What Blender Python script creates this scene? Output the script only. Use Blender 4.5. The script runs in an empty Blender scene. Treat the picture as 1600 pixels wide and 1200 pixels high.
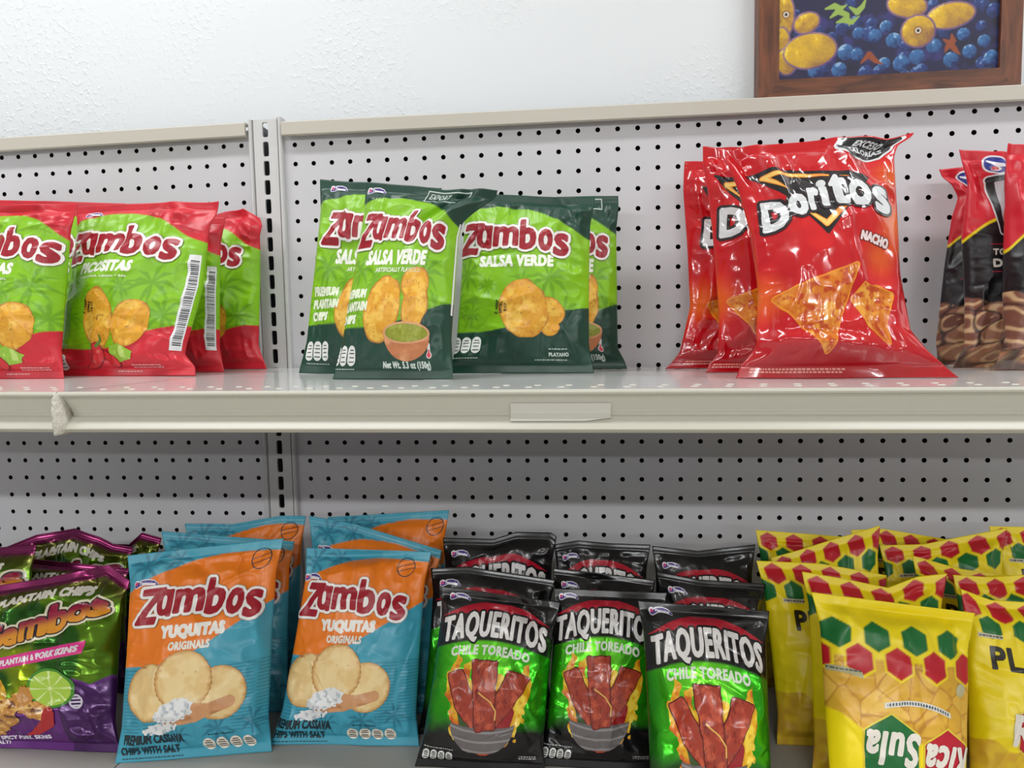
import bpy, math, random
import numpy as np

# ------------------------------------------------------------------ camera, light, exposure
C = bpy.context.scene.collection
SC = bpy.context.scene
Z0 = 1.78                                    # height of the top row of peg holes above the floor
CAM = np.array([0.3713, -0.8548, -0.2671 + Z0])
YAW, PITCH, ROLL, FOC = -0.0961, -0.0704, -0.0189, 1000.0


def cam_axes():
    f = np.array([math.sin(YAW) * math.cos(PITCH), math.cos(YAW) * math.cos(PITCH), math.sin(PITCH)])
    r = np.array([math.cos(YAW), -math.sin(YAW), 0.0])
    u = np.cross(r, f)
    c, s = math.cos(ROLL), math.sin(ROLL)
    return c * r + s * u, -s * r + c * u, f


RX, UX, FX = cam_axes()
from mathutils import Matrix
cd = bpy.data.cameras.new('camera')
co = bpy.data.objects.new('camera', cd)
C.objects.link(co)
co.matrix_world = Matrix(((RX[0], UX[0], -FX[0], CAM[0]), (RX[1], UX[1], -FX[1], CAM[1]),
                          (RX[2], UX[2], -FX[2], CAM[2]), (0, 0, 0, 1)))
cd.sensor_width = 36.0
cd.lens = FOC / 1600.0 * 36.0
cd.clip_start = 0.01
SC.camera = co

SC.view_settings.view_transform = 'Standard'
SC.view_settings.look = 'None'
SC.view_settings.gamma = 1.0
SC.view_settings.use_curve_mapping = False
SC.view_settings.exposure = 0.0

wd = bpy.data.worlds.new('world')
SC.world = wd
wd.use_nodes = True
wd.node_tree.nodes['Background'].inputs[0].default_value = (0.95, 0.97, 1.0, 1)
wd.node_tree.nodes['Background'].inputs[1].default_value = 0.30


def strip_light(name, x, y, z, lx, ly, power, col=(0.975, 0.99, 1.0)):
    l = bpy.data.lights.new(name, 'AREA')
    l.shape = 'RECTANGLE'
    l.size, l.size_y, l.energy, l.color = lx, ly, power, col
    o = bpy.data.objects.new(name, l)
    o.location = (x, y, z)
    C.objects.link(o)
    return o


CEIL = 2.85
for k in range(2):                           # fluorescent strips above this aisle
    strip_light('ceiling_strip_light', -0.45 + k * 2.1, -0.56, CEIL - 0.05, 1.2, 0.14, 13.5)
for k in range(3):                           # and above the aisles behind the photographer
    strip_light('ceiling_strip_light', -2.4 + k * 2.8, -3.75, CEIL - 0.05, 1.2, 0.16, 60)
    strip_light('ceiling_strip_light', -2.4 + k * 2.8, -6.2, CEIL - 0.05, 1.2, 0.16, 60)

RNG = np.random.RandomState(7)


# ------------------------------------------------------------------ small helpers
def lin(rgb):
    a = np.asarray(rgb, float) / 255.0
    return np.where(a <= 0.04045, a / 12.92, ((a + 0.055) / 1.055) ** 2.4)


def px_ray(x, y):
    return (x - 800.0) / FOC * RX - (y - 600.0) / FOC * UX + FX


def at(x, y, Y):
    """the point at depth Y (metres in front of the back panel = -Y) seen at photograph pixel x, y"""
    d = px_ray(x, y)
    t = (Y - CAM[1]) / d[1]
    return CAM + t * d


def mesh_from(name, verts, polys, mats=(), parent=None, slots=None, smooth=False, cols=None):
    """polys: list of int arrays (n x k), one array per polygon size; slots: list of material index arrays"""
    verts = np.asarray(verts, np.float32)
    me = bpy.data.meshes.new(name)
    me.vertices.add(len(verts))
    me.vertices.foreach_set('co', verts.ravel())
    tot = [np.full(len(p), p.shape[1], np.int32) for p in polys if len(p)]
    lv = [np.asarray(p, np.int32).ravel() for p in polys if len(p)]
    tot = np.concatenate(tot)
    lv = np.concatenate(lv)
    me.loops.add(len(lv))
    me.loops.foreach_set('vertex_index', lv)
    me.polygons.add(len(tot))
    st = np.concatenate([[0], np.cumsum(tot)[:-1]]).astype(np.int32)
    me.polygons.foreach_set('loop_start', st)
    me.polygons.foreach_set('loop_total', tot)
    if slots is not None:
        me.polygons.foreach_set('material_index', np.concatenate([s for s, p in zip(slots, polys) if len(p)]).astype(np.int32))
    me.polygons.foreach_set('use_smooth', np.full(len(tot), bool(smooth)))
    for m in mats:
        me.materials.append(m)
    if cols is not None:
        a = me.color_attributes.new('Col', 'FLOAT_COLOR', 'POINT')
        a.data.foreach_set('color', np.asarray(cols, np.float32).ravel())
    me.update(calc_edges=True)
    o = bpy.data.objects.new(name, me)
    C.objects.link(o)
    if parent is not None:
        o.parent = parent
    return o


def tag(o, label=None, cat=None, group=None, kind=None):
    if label: o['label'] = label
    if cat: o['category'] = cat
    if group: o['group'] = group
    if kind: o['kind'] = kind
    return o


def empty(name, loc):
    o = bpy.data.objects.new(name, None)
    o.location = loc
    o.empty_display_size = 0.03
    C.objects.link(o)
    return o


class MB:
    """collects boxes and extruded profiles into one mesh"""
    def __init__(self):
        self.v, self.f = [], {}

    def add(self, verts, faces):
        b = len(self.v)
        self.v += [tuple(p) for p in verts]
        for f in faces:
            self.f.setdefault(len(f), []).append([b + i for i in f])

    def box(self, x0, x1, y0, y1, z0, z1):
        self.add([(x0, y0, z0), (x1, y0, z0), (x1, y1, z0), (x0, y1, z0), (x0, y0, z1), (x1, y0, z1), (x1, y1, z1), (x0, y1, z1)],
                 [(0, 3, 2, 1), (4, 5, 6, 7), (0, 1, 5, 4), (1, 2, 6, 5), (2, 3, 7, 6), (3, 0, 4, 7)])

    def extrude(self, prof, pa, pb, closed=True):
        """prof: list of points p -> pa(p), pb(p) give the two end positions"""
        n = len(prof)
        vs = [pa(p) for p in prof] + [pb(p) for p in prof]
        fs = [(i, (i + 1) % n, n + (i + 1) % n, n + i) for i in range(n if closed else n - 1)]
        if closed:
            fs += [tuple(range(n - 1, -1, -1)), tuple(range(n, 2 * n))]
        self.add(vs, fs)

    def build(self, name, m, parent=None, smooth=False):
        polys = [np.array(p) for p in self.f.values()]
        return mesh_from(name, np.array(self.v), polys, [m], parent, smooth=smooth)


# ------------------------------------------------------------------ materials
def new_mat(name):
    m = bpy.data.materials.new(name)
    m.use_nodes = True
    nt = m.node_tree
    return m, nt, nt.nodes['Principled BSDF']


def plain(name, rgb, rough=0.5, spec=0.5, metal=0.0, bump=None, var=None, coat=0.0):
    m, nt, b = new_mat(name)
    c = lin(rgb)
    b.inputs['Base Color'].default_value = (*c, 1)
    b.inputs['Roughness'].default_value = rough
    b.inputs['Specular IOR Level'].default_value = spec
    b.inputs['Metallic'].default_value = metal
    b.inputs['Coat Weight'].default_value = coat
    tc = nt.nodes.new('ShaderNodeTexCoord')
    if var:
        n = nt.nodes.new('ShaderNodeTexNoise'); n.inputs['Scale'].default_value = var[0]; n.inputs['Detail'].default_value = 5
        r = nt.nodes.new('ShaderNodeValToRGB')
        r.color_ramp.elements[0].color = (*lin(var[1]), 1); r.color_ramp.elements[1].color = (*c, 1)
        r.color_ramp.elements[0].position = 0.35; r.color_ramp.elements[1].position = 0.6
        nt.links.new(tc.outputs['Object'], n.inputs['Vector']); nt.links.new(n.outputs['Fac'], r.inputs['Fac'])
        nt.links.new(r.outputs['Color'], b.inputs['Base Color'])
    if bump:
        n = nt.nodes.new('ShaderNodeTexNoise'); n.inputs['Scale'].default_value = bump[0]; n.inputs['Detail'].default_value = bump[2] if len(bump) > 2 else 3
        bp = nt.nodes.new('ShaderNodeBump'); bp.inputs['Strength'].default_value = bump[1]; bp.inputs['Distance'].default_value = 0.002
        nt.links.new(tc.outputs['Object'], n.inputs['Vector']); nt.links.new(n.outputs['Fac'], bp.inputs['Height'])
        nt.links.new(bp.outputs['Normal'], b.inputs['Normal'])
    return m


def film_mat(name, rough, coat=0.0, spec=0.5):
    """printed plastic film: the print is the colour attribute, its alpha says how metallic the foil shows"""
    m, nt, b = new_mat(name)
    a = nt.nodes.new('ShaderNodeAttribute'); a.attribute_name = 'Col'
    nt.links.new(a.outputs['Color'], b.inputs['Base Color'])
    nt.links.new(a.outputs['Alpha'], b.inputs['Metallic'])
    b.inputs['Roughness'].default_value = rough
    b.inputs['Specular IOR Level'].default_value = spec
    b.inputs['Coat Weight'].default_value = coat
    b.inputs['Coat Roughness'].default_value = 0.06
    return m


M = {
    'satin': film_mat('satin_printed_film', 0.36),
    'gloss': film_mat('glossy_printed_film', 0.16, 0.5),
    'foil': film_mat('metallic_printed_film', 0.24, 0.15),
    'steel': plain('painted_shelf_steel', (216, 217, 217), 0.13, 0.6, bump=(60, 0.03)),
    'edge': plain('painted_shelf_front', (194, 191, 178), 0.33, 0.5),
    'rail': plain('beige_painted_rail', (196, 190, 178), 0.4),
    'upright': plain('painted_upright_steel', (205, 204, 204), 0.35),
    'peg': plain('white_pegboard', (208, 206, 211), 0.42, 0.4, var=(3.0, (203, 202, 204))),
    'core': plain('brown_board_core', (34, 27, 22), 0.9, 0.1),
    'dark': plain('hole_shade_dark', (20, 18, 17), 0.9, 0.1),
    'slot_grey': plain('slot_shade_grey', (96, 96, 98), 0.5),
    'clip': plain('worn_plastic_clip', (214, 209, 196), 0.5, bump=(350, 0.9)),
    'tape': plain('cloudy_tape', (206, 204, 194), 0.25),
    'deck': plain('shaded_shelf_steel', (172, 169, 164), 0.4, 0.4, var=(6, (160, 156, 151))),  # darker copy of the shelf steel, shade on the deck put into its colour
    'wood': None, 'floor': plain('floor_tile', (170, 165, 155), 0.4), 'ceil': plain('ceiling_paint', (235, 235, 232), 0.8),
}


def wall_material():
    m, nt, b = new_mat('textured_white_wall')
    b.inputs['Base Color'].default_value = (*lin((230, 233, 236)), 1)
    b.inputs['Roughness'].default_value = 0.55
    tc = nt.nodes.new('ShaderNodeTexCoord')
    n = nt.nodes.new('ShaderNodeTexNoise'); n.inputs['Scale'].default_value = 130; n.inputs['Detail'].default_value = 2
    n2 = nt.nodes.new('ShaderNodeTexNoise'); n2.inputs['Scale'].default_value = 5; n2.inputs['Detail'].default_value = 3
    r = nt.nodes.new('ShaderNodeValToRGB'); r.color_ramp.elements[0].position = 0.53; r.color_ramp.elements[1].position = 0.66
    r2 = nt.nodes.new('ShaderNodeValToRGB'); r2.color_ramp.elements[0].position = 0.42; r2.color_ramp.elements[1].position = 0.62
    mu = nt.nodes.new('ShaderNodeMath'); mu.operation = 'MULTIPLY'
    bp = nt.nodes.new('ShaderNodeBump'); bp.inputs['Strength'].default_value = 0.3; bp.inputs['Distance'].default_value = 0.002
    for a in (n, n2): nt.links.new(tc.outputs['Object'], a.inputs['Vector'])
    nt.links.new(n.outputs['Fac'], r.inputs['Fac']); nt.links.new(n2.outputs['Fac'], r2.inputs['Fac'])
    nt.links.new(r.outputs['Color'], mu.inputs[0]); nt.links.new(r2.outputs['Color'], mu.inputs[1])
    nt.links.new(mu.outputs[0], bp.inputs['Height']); nt.links.new(bp.outputs['Normal'], b.inputs['Normal'])
    return m


def wood_material(name, stretch):
    m, nt, b = new_mat(name)
    tc = nt.nodes.new('ShaderNodeTexCoord')
    mp = nt.nodes.new('ShaderNodeMapping'); mp.inputs['Scale'].default_value = stretch
    n = nt.nodes.new('ShaderNodeTexNoise'); n.inputs['Scale'].default_value = 14; n.inputs['Detail'].default_value = 8; n.inputs['Distortion'].default_value = 1.2
    r = nt.nodes.new('ShaderNodeValToRGB')
    e = r.color_ramp.elements
    e[0].position, e[0].color = 0.3, (*lin((72, 38, 22)), 1)
    e[1].position, e[1].color = 0.7, (*lin((128, 72, 42)), 1)
    nt.links.new(tc.outputs['Object'], mp.inputs['Vector']); nt.links.new(mp.outputs['Vector'], n.inputs['Vector'])
    nt.links.new(n.outputs['Fac'], r.inputs['Fac']); nt.links.new(r.outputs['Color'], b.inputs['Base Color'])
    b.inputs['Roughness'].default_value = 0.38
    return m


M['wall'] = wall_material()
_ink = {}


def ink(rgb, rough=0.36, coat=0.0):
    k = (tuple(rgb), rough, coat)
    if k not in _ink:
        _ink[k] = plain('printed_ink', rgb, rough, 0.5, coat=coat)
    return _ink[k]


# ------------------------------------------------------------------ room
def quad(name, pts, m, kind='structure'):
    return tag(mesh_from(name, np.array(pts, float), [np.array([[0, 1, 2, 3]])], [m]), kind=kind)


WALL_Y = 0.062
quad('wall_back', [(-4, WALL_Y, 0), (5, WALL_Y, 0), (5, WALL_Y, CEIL), (-4, WALL_Y, CEIL)], M['wall'])
quad('floor', [(-4, -8, 0), (5, -8, 0), (5, WALL_Y, 0), (-4, WALL_Y, 0)], M['floor'])
quad('ceiling', [(-4, -8, CEIL), (-4, WALL_Y, CEIL), (5, WALL_Y, CEIL), (5, -8, CEIL)], M['ceil'])

# ------------------------------------------------------------------ gondola shelving
PITCHM = 0.0254
UPX = -1.5 * PITCHM                          # centre line of the slotted upright
UPW = 0.0245                                 # half its width


def shelf_z(X, Y):
    """top of the shelf (it sags a little towards its right end)"""
    s = (X + 0.038) / 0.688
    b = 0.0073 * max(0.0, (0.5 - X) / 0.538)
    f = 0.0055 + (0.0015 - 0.0055) * s
    return Z0 - 0.3082 + b + (f - b) * (-Y / 0.383)


DECK_Z = Z0 - 0.64


def pegboard(x0, x1, c0, c1, r0, r1, z0, z1, dx, dz, label):
    """white board with drilled holes at 1 inch: columns c0..c1, rows r0..r1; holes are real and go through"""
    P = PITCHM
    R, N = 0.0032, 12
    V, Q, T4 = [], [], []
    th = 0.005
    ang = np.arange(N) * 2 * math.pi / N + math.pi / N
    ring = np.stack([np.cos(ang) * R, np.sin(ang) * R], 1)
    corner = np.array([(1, 1), (-1, 1), (-1, -1), (1, -1)]) * P / 2
    quads, tris, core = [], [], []
    v = []
    xs0 = c0 * P - P / 2 + dx; xs1 = c1 * P + P / 2 + dx
    zt = Z0 - r0 * P + P / 2 + dz; zb = Z0 - r1 * P - P / 2 + dz
    for r in range(r0, r1 + 1):
        for c in range(c0, c1 + 1):
            cx, cz = c * P + dx, Z0 - r * P + dz
            b = len(v)
            for p in ring: v.append((cx + p[0], 0.0, cz + p[1]))
            for p in corner: v.append((cx + p[0], 0.0, cz + p[1]))
            for p in ring: v.append((cx + p[0], th, cz + p[1]))
            k = N // 4
            for q in range(4):
                for i in range(q * k, q * k + k):
                    tris.append((b + i, b + N + q, b + (i + 1) % N)) if i < q * k + k - 1 else None
                i = q * k + k - 1
                quads.append((b + i, b + N + q, b + N + (q + 1) % 4, b + (i + 1) % N))
            for i in range(N):
                core.append((b + i, b + (i + 1) % N, b + N + 4 + (i + 1) % N, b + N + 4 + i))
    root = empty('pegboard_panel', ((x0 + x1) / 2, 0.0, z0))
    tag(root, label, 'pegboard', 'white pegboard back panels')
    for a, b_, c_, d in ((x0, x1, zt, z1), (x0, x1, z0, zb), (x0, xs0, zb, zt), (xs1, x1, zb, zt)):
        if b_ - a > 1e-4 and d - c_ > 1e-4:
            n = len(v)
            v += [(a, 0, c_), (b_, 0, c_), (b_, 0, d), (a, 0, d)]
            quads.append((n, n + 1, n + 2, n + 3))
    v = np.array(v) - np.array(root.location)
    nq, nc = len(quads), len(core)
    mesh_from('board', v, [np.array(tris), np.array(quads + core)], [M['peg'], M['core']], root,
              slots=[np.zeros(len(tris)), np.array([0] * nq + [1] * nc)])
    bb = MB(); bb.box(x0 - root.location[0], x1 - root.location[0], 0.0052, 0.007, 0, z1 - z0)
    bb.build('hole_shade_sheet', M['dark'], root)  # dark sheet added to stand in for the shade behind the holes
    return root


RXL, RXR = UPX + UPW - 0.004, 1.26
LXL, LXR = -1.30, UPX - UPW + 0.004
MIDZ = Z0 - 14.4 * PITCHM
pegboard(RXL, RXR, 0, 49, 0, 13, MIDZ + 0.001, Z0 + 0.022, 0.0, 0.0, 'long white pegboard above the shelf, behind the red and the dark green bags')
pegboard(LXL, LXR, -50, -3, 0, 13, MIDZ + 0.001, Z0 + 0.022, 0.0008, 0.0024, 'white pegboard above the shelf, behind the red topped bags left of the upright')
pegboard(RXL, RXR, 0, 49, 15, 30, DECK_Z - 0.10, MIDZ - 0.001, 0.0032, 0.0, 'shaded white pegboard under the shelf, right of the slotted upright')
pegboard(LXL, LXR, -50, -3, 15, 30, DECK_Z - 0.10, MIDZ - 0.001, 0.0030, 0.0008, 'shaded white pegboard under the shelf, left of the slotted upright')


def upright():
    root = empty('slotted_upright', (UPX, 0, 0))
    tag(root, 'white steel upright with a column of dark slots between the two pegboard sections', 'shelf upright')
    top = Z0 + 0.0335
    mb = MB()
    h, sw, sh = PITCHM, 0.0041, 0.0098
    yf = -0.006
    a = 0.0165
    # slotted face: a row of cells with a rounded slot
    N = 16
    ang = np.arange(N) * 2 * math.pi / N + math.pi / N
    z = Z0 + 0.0205 - 0.0005
    k = 0
    while z > 0.3:
        zc = z - k * h
        if zc < 0.5: break
        ring = []
        for t in ang:
            cx, cz = math.cos(t), math.sin(t)
            e = 0.35
            ring.append((math.copysign(abs(cx) ** e, cx) * sw, yf, zc + math.copysign(abs(cz) ** e, cz) * sh))
        zt_ = top if k == 0 else zc + h / 2
        cor = [(a, yf, zt_), (-a, yf, zt_), (-a, yf, zc - h / 2), (a, yf, zc - h / 2)]
        b = len(mb.v)
        back = [(p[0], yf + 0.003, p[2]) for p in ring]
        fs = []
        q4 = N // 4
        for q in range(4):
            for i in range(q * q4, q * q4 + q4 - 1):
                fs.append((i, N + q, (i + 1) % N))
            i = q * q4 + q4 - 1
            fs.append((i, N + q, N + (q + 1) % 4, (i + 1) % N))
        for i in range(N):
            fs.append((i, (i + 1) % N, N + 4 + (i + 1) % N, N + 4 + i))
        mb.add(ring + cor + back, fs)
        k += 1
    zb = Z0 + 0.0205 - 0.0005 - (k - 1) * h - h / 2
    mb.build('slotted_face', M['upright'], root)
    bx = MB()
    prof = [(a - 0.001, yf + 0.003), (a - 0.001, 0.045), (-a + 0.001, 0.045), (-a + 0.001, yf + 0.003), (-a + 0.002, yf + 0.003), (-a + 0.002, 0.044), (a - 0.002, 0.044), (a - 0.002, yf + 0.003)]
    bx.extrude(prof, lambda p: (p[0], p[1], zb), lambda p: (p[0], p[1], top - 0.001))
    bx.build('rear_channel', M['slot_grey'], root)  # channel added behind the slots; its grey carries their shade
    for s in (-1, 1):
        fl = MB()
        prof = [(a, yf), (a + 0.0004, yf + 0.0035), (a + 0.0012, yf + 0.0035), (a + 0.0018, yf - 0.001), (a + 0.003, yf - 0.0024), (a + 0.0052, yf - 0.0024),
                (a + 0.0066, yf - 0.0012), (a + 0.0072, yf + 0.001), (a + 0.0074, 0.004), (a + 0.0070, 0.004), (a + 0.006, yf + 0.001), (a, yf + 0.0036)]
        if s < 0: prof = [(-p[0], p[1]) for p in prof][::-1]
        fl.extrude(prof, lambda p: (p[0], p[1], zb), lambda p: (p[0], p[1], top + (0.002 if s > 0 else 0.0)))
        fl.build('flange', M['upright'], root)
    return root


upright()


def top_rail(x0, x1, d0, d1, label):
    """the rail hangs d0 lower at its left end and d1 lower at its right end"""
    mb = MB()
    prof = [(-0.011, 0.0150), (-0.0125, 0.0165), (-0.0125, 0.0322), (-0.0105, 0.0339), (-0.0006, 0.0339), (-0.0006, 0.0309), (-0.009, 0.0309), (-0.009, 0.0150)]
    mb.extrude(prof, lambda p: (x0, p[0], Z0 + p[1] - d0), lambda p: (x1, p[0], Z0 + p[1] - d1))
    o = mb.build('top_rail', M['rail'])
    return tag(o, label, 'trim rail', 'beige rails capping the pegboards')


top_rail(UPX + UPW + 0.0008, RXR, 0.0060, 0.0100, 'long beige metal rail capping the pegboard below the framed fruit painting')
top_rail(LXL, UPX - UPW - 0.0008, 0.0150, 0.0045, 'shorter beige metal rail capping the pegboard left of the slotted upright')

DEPTH = 0.383


def shelf(x0, x1, zfun, depth, label, name, dimples=True, top=None):
    root = empty(name, ((x0 + x1) / 2, -depth / 2, zfun((x0 + x1) / 2, -depth / 2)))
    off = np.array(root.location)
    tag(root, label, 'shelf', 'white steel shelves of the gondola')
    nx, ny = 24, 3
    v, q = [], []
    xs = np.linspace(x0, x1, nx)
    ys = np.linspace(-0.0055, -depth + 0.003, ny)
    for y in ys:
        for x in xs:
            v.append((x, y, zfun(x, y)))
    for j in range(ny - 1):
        for i in range(nx - 1):
            q.append((j * nx + i, (j + 1) * nx + i, (j + 1) * nx + i + 1, j * nx + i + 1))
    b = len(v)                               # underside
    for y in ys:
        for x in xs:
            v.append((x, y, zfun(x, y) - 0.0012))
    n = nx * ny
    for j in range(ny - 1):
        for i in range(nx - 1):
            q.append((n + j * nx + i, n + j * nx + i + 1, n + (j + 1) * nx + i + 1, n + (j + 1) * nx + i))
    mesh_from('shelf_board', np.array(v) - off, [np.array(q)], [top or M['steel']], root)
    # front: rounded top edge, recessed price channel, bright sloping lower lip, turned-under return
    prof = [(0.004, 0.0), (0.0, 0.0002), (-0.0016, -0.0006), (-0.0024, -0.0018), (-0.0020, -0.0032), (0.0004, -0.0046), (0.0020, -0.0062), (0.0062, -0.0158), (0.0063, -0.0166), (0.0069, -0.0180),
            (0.0071, -0.0196), (0.0040, -0.0208), (-0.0030, -0.0284), (-0.0034, -0.0292), (-0.0026, -0.0300), (0.0002, -0.0322), (0.012, -0.0324), (0.012, -0.030), (0.0085, -0.028), (0.0085, -0.0012), (0.004, -0.0012)]
    mb = MB()
    xe = np.linspace(x0, x1, nx)
    m_ = len(prof)
    vs, fs = [], []
    for x in xe:
        z = zfun(x, -depth)
        for p in prof: vs.append((x - off[0], -depth + p[0] - off[1], z + p[1] - off[2]))
    for i in range(nx - 1):
        for k in range(m_):
            k2 = (k + 1) % m_
            fs.append((i * m_ + k, (i + 1) * m_ + k, (i + 1) * m_ + k2, i * m_ + k2))
    mb.add(vs, fs + [tuple(range(m_))[::-1], tuple(range((nx - 1) * m_, nx * m_))])
    mb.build('front_edge', M['edge'], root)
    if dimples:                              # two staggered rows of embossed divider slots near the front
        mb = MB()
        x = x0 + 0.018
        row = 0
        while x < x1 - 0.01:
            for row, (dx, yy) in enumerate(((0.006, 0.046), (0.0, 0.026))):
                L, Wd, H, n8 = 0.0032, 0.0014, 0.0005, 10
                cx, cy = x + dx, -depth + yy
                z = zfun(cx, cy)
                ring = [(cx + math.cos(t) * L - off[0], cy + math.sin(t) * Wd - off[1], z - off[2]) for t in np.arange(n8) * 2 * math.pi / n8]
                ring2 = [(cx + math.cos(t) * L * 0.7 - off[0], cy + math.sin(t) * Wd * 0.6 - off[1], z + H - off[2]) for t in np.arange(n8) * 2 * math.pi / n8]
                mb.add(ring + ring2, [(i, (i + 1) % n8, n8 + (i + 1) % n8, n8 + i) for i in range(n8)] + [tuple(range(n8, 2 * n8))])
            x += 0.0254
        mb.build('embossed_slot_pattern', M['edge'], root, smooth=True)
    return root


deck = lambda X, Y: DECK_Z
shelf(UPX + 0.0007, RXR, shelf_z, DEPTH, 'long white steel shelf under the lime, dark green and red bags, right of the clip', 'shelf')
shelf(LXL, UPX - 0.0007, lambda X, Y: shelf_z(X, Y) + 0.0012 * (X - UPX) / -0.3, DEPTH, 'white steel shelf under the leftmost red topped bags, left of the worn clip', 'shelf')
shelf(UPX + 0.0007, RXR, deck, 0.46, 'lower grey white shelf under the green, black and yellow bags', 'shelf', False, M['deck'])
shelf(LXL, UPX - 0.0007, deck, 0.46, 'lower shelf section under the purple and green foil bags', 'shelf', False, M['deck'])

# worn clip over the joint of the two shelf fronts
def joint_clip():
    x = at(92, 640, -DEPTH - 0.002)[0]
    z = shelf_z(x, -DEPTH)
    rows = []
    rs = np.random.RandomState(3)
    nz = 26
    for i in range(nz):
        t = i / (nz - 1)
        zz = z - 0.0005 - t * 0.0335
        w0 = -0.0026 - 0.0012 * t + rs.uniform(-0.0007, 0.0007)
        w1 = 0.0020 + 0.0045 * min(1, t * 1.3) + (-0.005 * max(0, t - 0.85) / 0.15)
        yf = -DEPTH - 0.0040 - 0.0025 * math.sin(t * 3) + rs.uniform(-0.0005, 0.0005)
        rows.append([(x + w0, yf + 0.011, zz), (x + w0, yf + 0.002, zz), (x + w0 + 0.0012, yf - 0.0008, zz), (x + w0 + 0.0026, yf, zz), (x + w1 - 0.001, yf + 0.003, zz), (x + w1, yf + 0.011, zz)])
    mb = MB()
    k = len(rows[0])
    vs = [p for r in rows for p in r]
    fs = [(i * k + j, (i + 1) * k + j, (i + 1) * k + (j + 1) % k, i * k + (j + 1) % k) for i in range(nz - 1) for j in range(k)]
    fs += [tuple(range(k)), tuple(range((nz - 1) * k, nz * k))[::-1]]
    mb.add(vs, fs)
    return tag(mb.build('joint_clip', M['clip'], smooth=True), 'worn off-white plastic clip with a rough edge over the joint of the two shelf fronts', 'shelf clip')


joint_clip()

# strip of cloudy tape stuck in the price channel
def tape():
    x0, x1 = at(797, 645, -DEPTH)[0], at(955, 640, -DEPTH)[0]
    nx = 14
    vs = []
    for i in range(nx):
        t = i / (nx - 1)
        x = x0 + (x1 - x0) * t
        z = shelf_z(x, -DEPTH)
        c = 0.0025 * max(0, t - 0.75) / 0.25
        for yy, zz in ((0.0040, -0.0105 + 0.0), (0.0058, -0.0162), (0.0062, -0.0185), (0.0028, -0.0212), (0.0008, -0.0232 + c)):
            vs.append((x, -DEPTH + yy - 0.0009, z + zz))
    fs = [(i * 5 + k, i * 5 + k + 1, (i + 1) * 5 + k + 1, (i + 1) * 5 + k) for i in range(nx - 1) for k in range(4)]
    o = mesh_from('label_tape', np.array(vs), [np.array(fs)], [M['tape']])
    s = o.modifiers.new('thickness', 'SOLIDIFY'); s.thickness = 0.0002
    return tag(o, 'blank strip of cloudy tape stuck to the front edge of the long shelf', 'tape')


tape()

# ------------------------------------------------------------------ numpy drawing kit (artwork in millimetres, y up)
def hash2(i, j, seed):
    n = (i.astype(np.int64) * 374761393 + j.astype(np.int64) * 668265263 + seed * 1442695041) & 0xFFFFFFFF
    n = ((n ^ (n >> 13)) * 1274126177) & 0xFFFFFFFF
    n = n ^ (n >> 16)
    return (n & 0xFFFFFF) / float(0xFFFFFF)


def vn(x, y, s, seed=0):
    """smooth value noise -1..1 at feature size s"""
    x = np.asarray(x, float) / s; y = np.asarray(y, float) / s
    xi, yi = np.floor(x), np.floor(y)
    fx, fy = x - xi, y - yi
    fx = fx * fx * fx * (fx * (fx * 6 - 15) + 10); fy = fy * fy * fy * (fy * (fy * 6 - 15) + 10)
    a = hash2(xi, yi, seed); b = hash2(xi + 1, yi, seed); c = hash2(xi, yi + 1, seed); d = hash2(xi + 1, yi + 1, seed)
    return ((a * (1 - fx) + b * fx) * (1 - fy) + (c * (1 - fx) + d * fx) * fy) * 2 - 1


def fbm(x, y, s, seed=0, o=3):
    r = 0; a = 1
    for k in range(o):
        r = r + a * vn(x, y, s, seed + k * 17); s *= 0.5; a *= 0.5
    return r


def sst(a, b, t):
    t = np.clip((t - a) / (b - a), 0, 1)
    return t * t * (3 - 2 * t)


def ell(x, y, cx, cy, rx, ry, rot=0):
    c, s = math.cos(math.radians(rot)), math.sin(math.radians(rot))
    dx, dy = x - cx, y - cy
    u, v = dx * c + dy * s, -dx * s + dy * c
    return (1 - np.sqrt((u / rx) ** 2 + (v / ry) ** 2)) * min(rx, ry)


def cap(x, y, x0, y0, x1, y1, r0, r1=None):
    r1 = r0 if r1 is None else r1
    dx, dy = x1 - x0, y1 - y0
    t = np.clip(((x - x0) * dx + (y - y0) * dy) / (dx * dx + dy * dy + 1e-9), 0, 1)
    return r0 + (r1 - r0) * t - np.hypot(x - x0 - t * dx, y - y0 - t * dy)


def pathd(x, y, pts, r):
    f = -1e3
    r = r if hasattr(r, '__len__') else [r] * len(pts)
    for (a, b), ra, rb in zip(zip(pts[:-1], pts[1:]), r[:-1], r[1:]):
        f = np.maximum(f, cap(x, y, a[0], a[1], b[0], b[1], ra, rb))
    return f


def seg_sdf(x, y, S):
    """signed distance (positive inside, even-odd) to a set of segments"""
    shp = x.shape
    px, py = x.ravel()[:, None], y.ravel()[:, None]
    best = np.full(px.shape[0], 1e9); cross = np.zeros(px.shape[0], int)
    for k in range(0, len(S), 64):
        s = S[k:k + 64]
        ax, ay, bx, by = s[:, 0][None], s[:, 1][None], s[:, 2][None], s[:, 3][None]
        dx, dy = bx - ax, by - ay
        t = np.clip(((px - ax) * dx + (py - ay) * dy) / (dx * dx + dy * dy + 1e-12), 0, 1)
        d = (px - ax - t * dx) ** 2 + (py - ay - t * dy) ** 2
        best = np.minimum(best, d.min(1))
        c = ((ay > py) != (by > py)) & (px < (bx - ax) * (py - ay) / (by - ay + 1e-12) + ax)
        cross += c.sum(1)
    d = np.sqrt(best)
    return np.where(cross % 2 == 1, d, -d).reshape(shp)


def poly(x, y, pts):
    p = np.array(pts, float)
    return seg_sdf(x, y, np.hstack([p, np.roll(p, -1, 0)]))


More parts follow.
